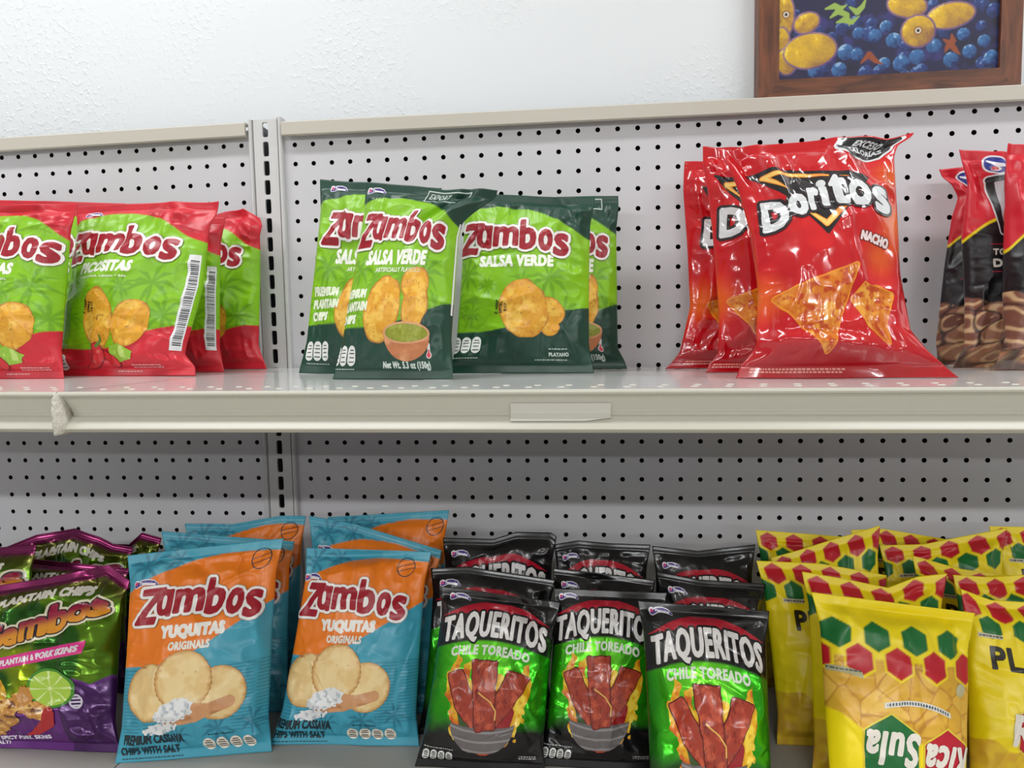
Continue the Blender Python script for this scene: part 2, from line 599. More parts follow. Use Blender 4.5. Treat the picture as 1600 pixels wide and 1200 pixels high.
def hexagon(x, y, cx, cy, r, sy=1.0):
    a = np.radians(np.arange(6) * 60 + 90)
    return poly(x, y, np.stack([cx + np.cos(a) * r, cy + np.sin(a) * r * sy], 1))


_txt = {}


def text_segs(s):
    """outline segments of a line of text in the built-in font, at size 1"""
    if s not in _txt:
        cu = bpy.data.curves.new('t', 'FONT'); cu.body = s; cu.resolution_u = 3; cu.space_character = 1.12 if len(s) > 1 else 1.0
        o = bpy.data.objects.new('t', cu); C.objects.link(o)
        bpy.context.view_layer.update()
        me = bpy.data.meshes.new_from_object(o.evaluated_get(bpy.context.evaluated_depsgraph_get()))
        n = len(me.vertices)
        v = np.zeros(n * 3); me.vertices.foreach_get('co', v); v = v.reshape(-1, 3)[:, :2]
        # weld, then keep the edges used by one face only
        key = np.round(v * 20000).astype(np.int64)
        _, inv = np.unique(key, axis=0, return_inverse=True)
        inv = inv.ravel()
        cnt = {}
        for p in me.polygons:
            w = [int(inv[i]) for i in p.vertices]
            for a, b in zip(w, w[1:] + w[:1]):
                if a == b: continue
                e = (min(a, b), max(a, b)); cnt[e] = cnt.get(e, 0) + 1
        pos = np.zeros((inv.max() + 1, 2)); pos[inv] = v
        S = np.array([[*pos[a], *pos[b]] for (a, b), c in cnt.items() if c == 1])
        bpy.data.objects.remove(o); bpy.data.curves.remove(cu); bpy.data.meshes.remove(me)
        _txt[s] = S
    return _txt[s]


def fit_text(s, x0, x1, y0, y1, shear=0.0, rot=0.0, warp=None, inset=0.0):
    """segments of text s fitted to the box; rot in degrees about its centre; warp: function of x, y arrays"""
    S = text_segs(s).copy().reshape(-1, 2)
    mn, mx = S.min(0), S.max(0)
    S = (S - mn) / (mx - mn)
    S = S * [x1 - x0 - 2 * inset, y1 - y0 - 2 * inset] + [x0 + inset, y0 + inset]
    S[:, 0] += shear * (S[:, 1] - (y0 + y1) / 2)
    if warp is not None:
        S = np.stack(warp(S[:, 0], S[:, 1]), 1)
    if rot:
        c, s_ = math.cos(math.radians(rot)), math.sin(math.radians(rot))
        m = np.array([(x0 + x1) / 2, (y0 + y1) / 2]); d = S - m
        S = m + np.stack([d[:, 0] * c - d[:, 1] * s_, d[:, 0] * s_ + d[:, 1] * c], 1)
    return S.reshape(-1, 4)


_CASE = []
for code in range(16):
    ins = [(code >> k) & 1 for k in range(4)]
    p = []
    for k in range(4):
        if ins[k]: p.append(k)
        if ins[k] != ins[(k + 1) % 4]: p.append(4 + k)
    _CASE.append(p)


def contour(F, X0, Y0, h, level=0.0):
    """polygons covering F > level on a grid of step h: (points n x 2, list of index arrays)"""
    F = F - level
    F = np.where(np.abs(F) < 1e-6, 1e-6, F)
    ny, nx = F.shape
    I = (F > 0).astype(int)
    code = I[:-1, :-1] + 2 * I[:-1, 1:] + 4 * I[1:, 1:] + 8 * I[1:, :-1]
    cid = np.arange(ny * nx).reshape(ny, nx)
    eh = ny * nx + np.arange(ny * (nx - 1)).reshape(ny, nx - 1)
    ev = ny * nx + ny * (nx - 1) + np.arange((ny - 1) * nx).reshape(ny - 1, nx)
    refs = np.stack([cid[:-1, :-1], cid[:-1, 1:], cid[1:, 1:], cid[1:, :-1], eh[:-1], ev[:, 1:], eh[1:], ev[:, :-1]], -1)
    groups = {}
    for c in range(1, 16):
        m = code == c
        if m.any():
            r = refs[m][:, _CASE[c]]
            groups.setdefault(r.shape[1], []).append(r)
    if not groups: return np.zeros((0, 2)), []
    X = X0 + np.arange(nx) * h; Y = Y0 + np.arange(ny) * h
    GX, GY = np.meshgrid(X, Y)
    with np.errstate(all='ignore'):
        th = np.clip(F[:, :-1] / (F[:, :-1] - F[:, 1:]), 0, 1); tv = np.clip(F[:-1] / (F[:-1] - F[1:]), 0, 1)
    pts = np.concatenate([np.stack([GX.ravel(), GY.ravel()], 1),
                          np.stack([(GX[:, :-1] + th * h).ravel(), GY[:, :-1].ravel()], 1),
                          np.stack([GX[:-1].ravel(), (GY[:-1] + tv * h).ravel()], 1)])
    polys = [np.concatenate(g) for g in groups.values()]
    used = np.unique(np.concatenate([p.ravel() for p in polys]))
    re = np.zeros(len(pts), int); re[used] = np.arange(len(used))
    return pts[used], [re[p] for p in polys]


def grid(x0, x1, y0, y1, h):
    nx, ny = int(math.ceil((x1 - x0) / h)) + 1, int(math.ceil((y1 - y0) / h)) + 1
    return np.meshgrid(x0 + np.arange(nx) * h, y0 + np.arange(ny) * h)


class Layer:
    """a flat piece of print: outline field over a box -> polygons, with one ink or a colour function"""
    def __init__(self, box, h, field, color, level=0.0, metal=0.0):
        x0, x1, y0, y1 = box
        X, Y = grid(x0, x1, y0, y1, h)
        F = field(X, Y) if callable(field) else field
        self.pts, self.polys = contour(F, x0, y0, h, level)
        n = len(self.pts)
        if callable(color):
            c = color(self.pts[:, 0], self.pts[:, 1])
        else:
            c = np.tile(lin(color), (n, 1))
        if c.shape[1] == 3:
            c = np.hstack([c, np.full((n, 1), metal)])
        self.col = c


def text_layers(items, h, fills, pad=6.0):
    """items: list of segment arrays; fills: list of (level, colour); returns layers, biggest outline first"""
    A = np.concatenate(items).reshape(-1, 2)
    x0, y0 = A.min(0) - pad; x1, y1 = A.max(0) + pad
    X, Y = grid(x0, x1, y0, y1, h)
    F = np.full(X.shape, -50.0)
    for S in items:
        p = S.reshape(-1, 2); a, b = p.min(0) - pad, p.max(0) + pad
        i0, i1 = max(0, int((a[0] - x0) / h)), int((b[0] - x0) / h) + 2
        j0, j1 = max(0, int((a[1] - y0) / h)), int((b[1] - y0) / h) + 2
        sl = (slice(j0, j1), slice(i0, i1))
        F[sl] = np.maximum(F[sl], seg_sdf(X[sl], Y[sl], S))
    return [Layer((x0, x1, y0, y1), h, F, col, -lv) for lv, col in fills]


def mix(c, rgb, m):
    return c * (1 - m[..., None]) + lin(rgb) * m[..., None]


def aa(f, w=0.45):
    return sst(-w, w, f)


def fill(shape, rgb):
    return np.tile(lin(rgb), shape + (1,)).astype(float)


def palm(x, y, cx, cy, r, seed, n=9):
    f = np.full(x.shape, -50.0)
    rs = np.random.RandomState(seed)
    near = (np.abs(x - cx) < r * 1.3) & (np.abs(y - cy) < r * 1.3)
    if not near.any(): return f
    xs, ys = x[near], y[near]
    g = np.full(xs.shape, -50.0)
    for k in range(n):
        a = 2 * math.pi * k / n + rs.uniform(-0.2, 0.2)
        L = r * rs.uniform(0.75, 1.1)
        p0 = (cx, cy); p1 = (cx + math.cos(a) * L * 0.5, cy + math.sin(a) * L * 0.5 + L * 0.08)
        p2 = (cx + math.cos(a) * L, cy + math.sin(a) * L - L * 0.16)
        g = np.maximum(g, pathd(xs, ys, [p0, p1, p2], [r * 0.03, r * 0.085, r * 0.01]))
    f[near] = g
    return f


# ---- printed food
def plantain_color(cx, cy, rx, ry, rot, seed, bite=None):
    def f(x, y):
        e = ell(x, y, cx, cy, rx, ry, rot)
        if bite is not None: e = np.maximum(e, ell(x, y, *bite))
        n = fbm(x, y, 9, seed); n2 = fbm(x, y, 3.2, seed + 5)
        c = fill(x.shape, (224, 160, 42))
        c = mix(c, (240, 194, 80), sst(-0.2, 0.7, n) * 0.8)
        c = mix(c, (196, 122, 38), sst(0.35, 1.1, n2 + 0.35 * sst(6, 0, e)) * 0.55)
        c = mix(c, (150, 84, 34), sst(0.95, 1.3, fbm(x, y, 2.6, seed + 9) + 0.35 * sst(10, 2, np.hypot(x - cx, y - cy))) * 0.8)
        return mix(c, (176, 104, 34), sst(1.4, 0.2, e) * 0.8)
    return f


def chip_layer(cx, cy, rx, ry, rot, seed, h=0.6, wob=1.2, bite=None):
    def field(x, y):
        f = ell(x, y, cx, cy, rx, ry, rot) + wob * vn(x, y, 9, seed)
        if bite is not None:
            f = np.maximum(f, ell(x, y, *bite) + wob * vn(x, y, 8, seed + 2))
        return f
    m = max(rx, ry) + 8
    mt = m + (22 if bite is not None else 0)
    return Layer((cx - mt, cx + mt, cy - mt, cy + mt), h, field, plantain_color(cx, cy, rx, ry, rot, seed, bite))


def tiny_lines(x0, x1, y, n, rgb, seed, gap=1.0, hgt=0.9):
    """rows of illegibly small print"""
    rs = np.random.RandomState(seed)
    out = []
    for k in range(n):
        yy = y - k * (hgt + gap)
        def field(X, Y, yy=yy):
            f = np.full(X.shape, -5.0); x = x0
            while x < x1:
                w = rs.uniform(1.0, 3.2)
                f = np.maximum(f, np.minimum(np.minimum(X - x, x + w - X), np.minimum(Y - yy, yy + hgt - Y)))
                x += w + 0.7
            return f
        out.append(Layer((x0 - 1, x1 + 4, yy - 1, yy + hgt + 1), 0.3, field, rgb))
    return out


def badges(x0, y0, n, w, hgt, mid=(40, 60, 50), white=(236, 236, 232), gap=1.2):
    def field(X, Y):
        f = np.full(X.shape, -9.0)
        for k in range(n):
            a = x0 + k * (w + gap)
            f = np.maximum(f, cap(X, Y, a + w / 2, y0 + w / 2, a + w / 2, y0 + hgt - w / 2, w / 2))
        return f
    def bars(X, Y):
        f = np.full(X.shape, -9.0)
        for k in range(n):
            a = x0 + k * (w + gap)
            for t, ww in ((0.2, 0.34), (0.42, 0.3), (0.62, 0.34), (0.78, 0.25)):
                f = np.maximum(f, np.minimum(ww * w - np.abs(X - a - w / 2), 0.45 - np.abs(Y - y0 - t * hgt)))
        return f
    b = (x0 - 1, x0 + n * (w + gap) + 1, y0 - 1, y0 + hgt + 1)
    return [Layer(b, 0.35, field, white), Layer(b, 0.3, bars, mid)]


def barcode(x0, x1, y0, y1, seed):
    """bars across (they run up the side of the bag)"""
    rs = np.random.RandomState(seed)
    bars = []
    y = y0 + 5
    while y < y1 - 6:
        w = rs.choice([0.5, 0.8, 1.2]); bars.append((y, y + w)); y += w + rs.choice([0.6, 0.9, 1.4])
    def white(X, Y):
        return np.minimum(np.minimum(X - x0, x1 - X), np.minimum(Y - y0, y1 - Y))
    def black(X, Y):
        f = np.full(X.shape, -5.0)
        for a, b in bars:
            f = np.maximum(f, np.minimum(np.minimum(X - x0 - 2.0, x1 - 1 - X), np.minimum(Y - a, b - Y)))
        return f
    b = (x0 - 1, x1 + 1, y0 - 1, y1 + 1)
    return [Layer(b, 0.6, white, (230, 230, 232)), Layer(b, 0.25, black, (28, 28, 30))]


def maker_badge(cx, cy, s=1.0, rot=0):
    def arc(X, Y, w):
        p = [(cx + s * a, cy + s * b) for a, b in ((-8, -1.2), (-3, 1.4), (2, 1.9), (6, 0.9), (9.5, -1.5))]
        return pathd(X, Y, p, [w * s, w * s * 1.15, w * s * 1.1, w * s, w * s * 0.4])
    b = (cx - 13 * s, cx + 13 * s, cy - 6 * s, cy + 6 * s)
    sun = lambda X, Y: np.maximum(ell(X, Y, cx - 7.5 * s, cy + 0.4 * s, 3.0 * s, 3.2 * s), arc(X, Y, 2.2))
    lines = lambda X, Y: np.maximum(arc(X, Y + 0.1 * s, 1.5), -50)
    letters = fit_text('Yummies', cx - 5 * s, cx + 7.5 * s, cy - 0.9 * s, cy + 1.7 * s, 0.15, -6)
    return [Layer(b, 0.3, sun, (232, 230, 238)), Layer(b, 0.3, lines, (86, 66, 140)),
            Layer((cx - 9.6 * s, cx - 6 * s, cy - 1.5 * s, cy + 2.4 * s), 0.3, lambda X, Y: ell(X, Y, cx - 7.8 * s, cy + 0.5 * s, 1.5 * s, 1.6 * s), (206, 70, 120))] + \
        text_layers([letters], 0.25, [(0.22, (240, 238, 244))], 1.5)


def bold(s, x0, x1, y0, y1, rgb, t, h=0.35, **k):
    return text_layers([fit_text(s, x0, x1, y0, y1, inset=t, **k)], h, [(t, rgb)], 2.5)


def zambos_logo():
    """chunky maroon letters with a white keyline"""
    its = [fit_text('Z', 13, 37, 121, 156, 0.22, inset=2.4), fit_text('m', 49.5, 77.5, 130, 152, 0.02, inset=1.6), fit_text('b', 78.5, 97, 126, 160, 0.0, inset=1.6),
           fit_text('o', 99, 114.5, 124.5, 148, 0.0, inset=1.7), fit_text('s', 115, 131.5, 120, 145, 0.05, inset=1.8)]
    # single-storey a: bowl and stem
    def ring(cx, cy, rx, ry, n=28):
        t = np.arange(n) * 2 * math.pi / n
        e = 0.8
        p = np.stack([cx + np.sign(np.cos(t)) * np.abs(np.cos(t)) ** e * rx, cy + np.sign(np.sin(t)) * np.abs(np.sin(t)) ** e * ry], 1)
        return np.hstack([p, np.roll(p, -1, 0)])
    outer, inner = ring(39.6, 141, 6.4, 10.4), ring(39.6, 141, 3.9, 8.0)
    stem = np.array([(44.2, 129.6), (46.4, 129.6), (46.8, 151), (44.2, 151)]); stem = np.hstack([stem, np.roll(stem, -1, 0)])
    its += [np.concatenate([outer, inner]), stem]
    return text_layers(its, 0.5, [(4.5, (118, 104, 92)), (4.1, (238, 234, 230)), (1.65, (158, 22, 40))], 8)


LOGO = zambos_logo()

# ---- kinds of bag: W, H in mm, film painter -> colour (and metal), parts -> list of layers
KIND = {}


def curve(x, pts):
    p = np.array(pts, float)
    xs = np.linspace(p[0, 0], p[-1, 0], 60)
    ys = np.interp(xs, p[:, 0], p[:, 1])
    for _ in range(6):
        ys[1:-1] = (ys[:-2] + 2 * ys[1:-1] + ys[2:]) / 4
    return np.interp(x, xs, ys)


LIME, RED, DKGREEN = (132, 190, 22), (206, 34, 50), (26, 66, 52)


def lime_film(band, top, bot, seed):
    def f(x, y):
        c = fill(x.shape, LIME)
        c = mix(c, (112, 170, 20), sst(0.1, 0.6, fbm(x, y, 40, seed)) * 0.35)
        g = np.full(x.shape, -50.0)
        for k, (px, py, r) in enumerate(((22, 100, 24), (112, 96, 26), (128, 62, 24), (12, 66, 20), (84, 92, 18), (46, 88, 14), (30, 60, 16))):
            g = np.maximum(g, palm(x, y, px, py, r, seed + k))
        c = mix(c, (84, 140, 22), aa(g) * 0.55)
        ln = np.sin(y * 2.6 + 1.2 * np.sin(x * 0.15)) * (y < 72)
        c = mix(c, (98, 152, 20), sst(0.55, 0.9, ln) * 0.3)
        b = mix(fill(x.shape, band), tuple(int(v * 0.8) for v in band), sst(0.0, 0.7, fbm(x, y, 20, seed + 3)) * 0.35)
        up = y - curve(x, top); dn = curve(x, bot) - y
        m = np.maximum(aa(up), aa(dn))
        return c * (1 - m[..., None]) + b * m[..., None]
    return f


def lime_chili():
    f1 = lambda X, Y: pathd(X, Y, [(62, 31), (66, 23), (62, 15), (54, 10), (50, 9)], [3.2, 4.6, 4.0, 2.6, 0.6])
    f2 = lambda X, Y: pathd(X, Y, [(72, 22), (78, 17), (80, 14)], [3.6, 4.4, 4.0])
    st = lambda X, Y: pathd(X, Y, [(63, 31), (67, 37), (66, 42)], [1.6, 1.0, 0.7])
    lime = lambda X, Y: poly(X, Y, [(76, 30), (88, 33), (106, 24), (100, 17), (84, 14), (78, 18)])
    b = (44, 112, 4, 46)
    def lc(x, y):
        c = fill(x.shape, (150, 196, 60)); return mix(c, (206, 228, 130), sst(0.1, 0.6, vn(x, y, 4, 3)) * 0.8)
    def pc(x, y):
        c = fill(x.shape, (204, 40, 46)); return mix(c, (236, 120, 110), sst(0.35, 0.8, vn(x, y, 5, 8)) * 0.6)
    return [Layer(b, 0.5, lime, lc), Layer(b, 0.5, lambda X, Y: f2(X, Y) + 0.7, (120, 14, 26)), Layer(b, 0.5, f2, pc), Layer(b, 0.5, lambda X, Y: f1(X, Y) + 0.7, (120, 14, 26)), Layer(b, 0.5, f1, pc), Layer(b, 0.4, st, (84, 130, 40))]


def date_print(x, y):
    out = []
    for k, t in enumerate(('V.13SEP', 'LMBRA', '16:17')):
        out += text_layers([fit_text(t, x - 7, x + 7, y - 1.4 + 0, y + 1.4, 0, 0)], 0.25, [(0.15, (40, 30, 20))], 1)
    return out


def rot_text(s, cx, cy, w, hgt, rot, rgb, t=0.15, h=0.25):
    return text_layers([fit_text(s, cx - w / 2, cx + w / 2, cy - hgt / 2, cy + hgt / 2, 0, rot)], h, [(t, rgb)], 1.2)


STAMP1 = sum([rot_text(t, 47 + k * 4.0, 72, w, 2.6, 84, (46, 34, 20)) for k, (t, w) in enumerate((('V.13SEP', 15), ('LMBRA', 11), ('16:17', 9)))], [])
STAMP2 = sum([rot_text(t, 58 + k * 4.4, 66, w, 2.6, 86, (46, 34, 20)) for k, (t, w) in enumerate((('Z 4SEP', 14), ('LMTRL', 11), ('8:17', 8)))], [])

KIND['picositas'] = dict(
    W=140, H=190, mat='satin',
    film=lime_film(RED, [(-20, 150), (0, 158), (20, 172), (50, 178), (80, 176), (110, 168), (135, 148), (160, 140)], [(-20, 30), (0, 30), (60, 27), (100, 33), (115, 46), (140, 52), (160, 52)], 11),
    parts=[('brand_logo', LOGO),
           ('flavor_lettering', bold('PICOSITAS', 36, 93, 107, 120, (238, 240, 228), 0.9, shear=0.12) + bold('CON CHILE, LIMÓN Y SAL', 38, 89, 101, 104, (226, 236, 206), 0.2, h=0.25)),
           ('chip_print', [chip_layer(62, 60, 17, 31, 8, 21), chip_layer(98, 54, 20, 25, -12, 22)]),
           ('pepper_and_lime_print', lime_chili()),
           ('date_stamp_lettering', STAMP1),
           ('nutrition_print', badges(3, 6, 3, 8, 16)),
           ('small_lettering', tiny_lines(94, 122, 11, 2, (232, 190, 190), 4) + tiny_lines(78, 100, 4.5, 1, (232, 190, 190), 5)),
           ('maker_badge_print', maker_badge(34, 178, 0.9)),
           ('barcode_print', barcode(141, 150.5, 26, 128, 5))])


def bowl_layers():
    b = (60, 130, 10, 60)
    body = lambda X, Y: np.minimum(ell(X, Y, 95, 41, 28, 25), 41 - Y)
    rim = lambda X, Y: ell(X, Y, 95, 41, 28, 10)
    sal = lambda X, Y: ell(X, Y, 95, 41, 25.5, 8.2)
    def bc(x, y):
        c = fill(x.shape, (196, 122, 78)); c = mix(c, (226, 160, 112), sst(0, 1, fbm(x, y, 18, 3))); return c
    def sc(x, y):
        c = fill(x.shape, (148, 154, 48)); c = mix(c, (128, 138, 38), sst(0, .8, fbm(x, y, 2.5, 5)) * 0.6); return mix(c, (172, 176, 74), sst(0.4, .9, fbm(x, y, 4, 15)) * 0.7)
    return [Layer(b, 0.5, body, bc), Layer(b, 0.5, rim, (220, 158, 116)), Layer(b, 0.5, sal, sc)]


SAL_TOP = [(-20, 160), (0, 165), (25, 172), (55, 176), (85, 173), (110, 164), (140, 148), (160, 140)]
SAL_BOT = [(-20, 44), (0, 46), (40, 46), (80, 50), (110, 60), (140, 70), (160, 74)]
THERMO = [Layer((116, 126, 18, 34), 0.3, lambda X, Y: np.maximum(cap(X, Y, 121, 22, 121, 31, 1.6), ell(X, Y, 121, 21.5, 3.2, 3.2)), (222, 222, 220)),
          Layer((116, 126, 17, 34), 0.3, lambda X, Y: np.maximum(cap(X, Y, 121, 22, 121, 26, 0.8), ell(X, Y, 121, 21.5, 2.4, 2.4)), (206, 40, 60))]
SEAL_NOTE = [Layer((70, 130, 172, 190), 0.4, lambda X, Y: np.abs(np.minimum(np.minimum(X - 76, 122 - X), np.minimum(Y - 174, 187 - Y)) - 0.7) * -1 + 0.5, (200, 214, 206))] + \
    bold('EXPORT', 80, 102, 178, 184, (196, 210, 202), 0.25, 0.3)
KIND['salsa_front'] = dict(
    W=140, H=190, mat='satin', film=lime_film(DKGREEN, SAL_TOP, SAL_BOT, 31),
    parts=[('brand_logo', LOGO),
           ('flavor_lettering', bold('SALSA VERDE', 30, 112, 104, 119, (238, 240, 228), 1.0, shear=0.1) + bold('ARTIFICIALLY FLAVORED', 46, 108, 97, 101.5, (226, 236, 206), 0.25, h=0.25, shear=0.1)),
           ('chip_print', [chip_layer(62, 63, 23, 31, -14, 41), chip_layer(103, 66, 15, 22, -8, 42, bite=(101, 87, 17, 16, 0))]),
           ('dip_bowl_print', bowl_layers()),
           ('premium_lettering', sum([bold(t, 4, 4 + w, y, y + 9, (226, 234, 208), 0.8) for t, w, y in (('PREMIUM', 34, 73), ('PLANTAIN', 38, 61), ('CHIPS', 25, 49))], [])),
           ('nutrition_print', badges(1, 12, 3, 9, 18) + tiny_lines(3, 30, 9, 1, (200, 214, 206), 7)),
           ('net_weight_lettering', bold('Net Wt. 5.3 oz (150g)', 66, 122, 8, 16, (214, 224, 216), 0.35, 0.3)),
           ('gauge_print', THERMO), ('maker_badge_print', maker_badge(20, 181, 1.05)), ('seal_lettering', SEAL_NOTE),
           ('barcode_print', barcode(144, 156, 60, 150, 9))])
KIND['salsa_back'] = dict(
    W=140, H=190, mat='satin', film=lime_film(DKGREEN, SAL_TOP, [(-20, 40), (0, 42), (50, 42), (85, 48), (105, 62), (140, 66), (160, 70)], 51),
    parts=[('brand_logo', LOGO),
           ('flavor_lettering', bold('SALSA VERDE', 36, 116, 108, 121, (238, 240, 228), 0.9)),
           ('chip_print', [chip_layer(112, 62, 17, 15, -20, 62, bite=(114, 46, 10, 9, 0)), chip_layer(86, 65, 25, 31, 18, 61)]),
           ('date_stamp_lettering', STAMP2),
           ('nutrition_print', badges(10, 20, 3, 10, 17) + tiny_lines(10, 40, 15, 1, (200, 214, 206), 8)),
           ('small_lettering', bold('PLATANO', 112, 132, 17, 21, (206, 218, 210), 0.3, 0.3) + tiny_lines(98, 130, 13, 1, (196, 210, 202), 12) + tiny_lines(112, 130, 24, 1, (196, 210, 202), 13)),
           ('maker_badge_print', maker_badge(18, 181, 0.9))])

ORANGE, TEAL = (234, 122, 22), (64, 156, 180)


def yuq_film(x, y):
    c = fill(x.shape, TEAL)
    g = np.full(x.shape, -50.0)
    for k, (px, py, r) in enumerate(((20, 176, 22), (48, 180, 18), (96, 26, 18), (60, 22, 14), (128, 30, 16))):
        g = np.maximum(g, palm(x, y, px, py, r, 70 + k, 7))
    c = mix(c, (34, 104, 128), aa(g) * 0.7)
    c = mix(c, (104, 180, 198), sst(0.35, 0.9, fbm(x, y, 12, 77)) * 0.4 * (y > 150))
    ln = np.sin(y * 2.1 + 1.5 * np.sin(x * 0.12)) * ((y < 84) & (y > 22) & ((x < 32) | (x > 104)))
    c = mix(c, (28, 96, 118), sst(0.5, 0.9, ln) * 0.6)
    up = curve(x, [(-20, 145), (0, 152), (25, 166), (60, 178), (90, 182), (120, 181), (160, 178)])
    lo = curve(x, [(-20, 84), (0, 84), (40, 85), (75, 96), (110, 116), (140, 134), (160, 146)])
    return mix(c, ORANGE, aa(np.minimum(up - y, y - lo)))


def cracker(cx, cy, r, seed):
    fld = lambda X, Y: ell(X, Y, cx, cy, r, r * 0.98) + 0.35 * np.sin(np.arctan2(Y - cy, X - cx) * 34)
    def col(x, y):
        e = r - np.hypot(x - cx, y - cy)
        c = fill(x.shape, (228, 194, 132)); c = mix(c, (238, 212, 156), sst(-0.2, 0.6, fbm(x, y, 14, seed)) * 0.8)
        c = mix(c, (200, 146, 76), sst(4.5, 0.5, e + 1.4 * vn(x, y, 3, seed)) * 0.85)
        c = mix(c, (150, 96, 44), sst(1.2, 0.2, e) * 0.7)
        return mix(c, (176, 120, 60), sst(0.86, 0.98, vn(x, y, 6, seed + 9)))
    return Layer((cx - r - 2, cx + r + 2, cy - r - 2, cy + r + 2), 0.55, fld, col)


def scoop_layers():
    b = (26, 120, 18, 62)
    sc = lambda X, Y: np.maximum(pathd(X, Y, [(52, 40), (76, 43), (90, 45), (108, 50)], [7.5, 8.5, 5.5, 5.0]), -50)
    salt = lambda X, Y: np.minimum(np.maximum(ell(X, Y, 58, 46, 20, 9, 18), ell(X, Y, 42, 30, 16, 5, 10)) + 1.5 * vn(X, Y, 2.6, 5), 9)
    def wc(x, y):
        c = fill(x.shape, (206, 150, 104)); return mix(c, (176, 116, 74), sst(0, .7, vn(x, y * 4, 14, 5)) * 0.7)
    def tc(x, y):
        c = fill(x.shape, (228, 228, 228)); return mix(c, (170, 178, 186), sst(0.1, 0.7, vn(x, y, 2.4, 6)) * 0.8)
    return [Layer(b, 0.5, sc, wc), Layer(b, 0.4, salt, tc)]


STAMP_RING = [Layer((112, 136, 158, 186), 0.3, lambda X, Y: np.maximum(0.45 - np.abs(np.hypot(X - 124, Y - 173) - 9.5), np.minimum(9.5 - np.hypot(X - 124, Y - 173), 0.35 - np.abs(np.abs(Y - 173 - 0.25 * (X - 124)) - 2.4))), (40, 62, 70))]
KIND['yuquitas'] = dict(
    W=140, H=190, mat='satin', film=yuq_film,
    parts=[('brand_logo', LOGO),
           ('flavor_lettering', bold('YUQUITAS', 40, 102, 107, 120.5, (236, 232, 224), 1.2) + bold('ORIGINALS', 50, 89, 98, 105.5, (232, 226, 214), 0.5)),
           ('cracker_print', [cracker(34, 62, 26, 81), cracker(99, 58, 24, 82), cracker(66, 71, 27, 83)]),
           ('salt_scoop_print', scoop_layers()),
           ('ingredient_lettering', bold('PREMIUM CASSAVA', 6, 64, 16, 25, (26, 44, 52), 0.5) + bold('CHIPS WITH SALT', 4, 58, 6, 14, (26, 44, 52), 0.4) + tiny_lines(6, 60, 2.5, 1, (26, 60, 70), 3)),
           ('nutrition_print', badges(80, 6, 4, 11, 12, (70, 60, 50), (232, 222, 206)) + tiny_lines(86, 110, 21, 1, (20, 50, 60), 6)),
           ('maker_badge_print', maker_badge(20, 160, 1.1)),
           ('round_seal_print', STAMP_RING)])


def taq_film(x, y):
    n = fbm(x, y, 30, 91)
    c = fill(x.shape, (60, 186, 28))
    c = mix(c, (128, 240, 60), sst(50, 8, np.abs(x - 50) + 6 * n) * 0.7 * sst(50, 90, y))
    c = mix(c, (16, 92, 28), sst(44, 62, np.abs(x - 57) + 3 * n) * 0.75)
    up = y - (121 - 0.0042 * (x - 57) ** 2)
    lo = 44 + 4 * n - y
    m = np.maximum(aa(up, 1.2), sst(-10, 9, lo))
    c = mix(c, (22, 20, 21), m)
    c = mix(c, (66, 64, 64), sst(26, 6, np.hypot(x - 30, (y - 154) * 1.3)) * 0.55 * m)
    met = 0.72 * (1 - m) + 0.10 * m
    return np.concatenate([c, met[..., None]], -1)


def taq_arch(x, y):
    return x, y - 0.0042 * (x - 57) ** 2


TAQ_W, TAQ_H = 115, 165
TAQ_TXT = fit_text('TAQUERITOS', 7, 108, 121, 147, 0, 0, taq_arch)
TAQ_TXT2 = fit_text('CHILE TOREADO', 18, 94, 109, 117, 0, 0, lambda x, y: (x, y - 0.0036 * (x - 57) ** 2))


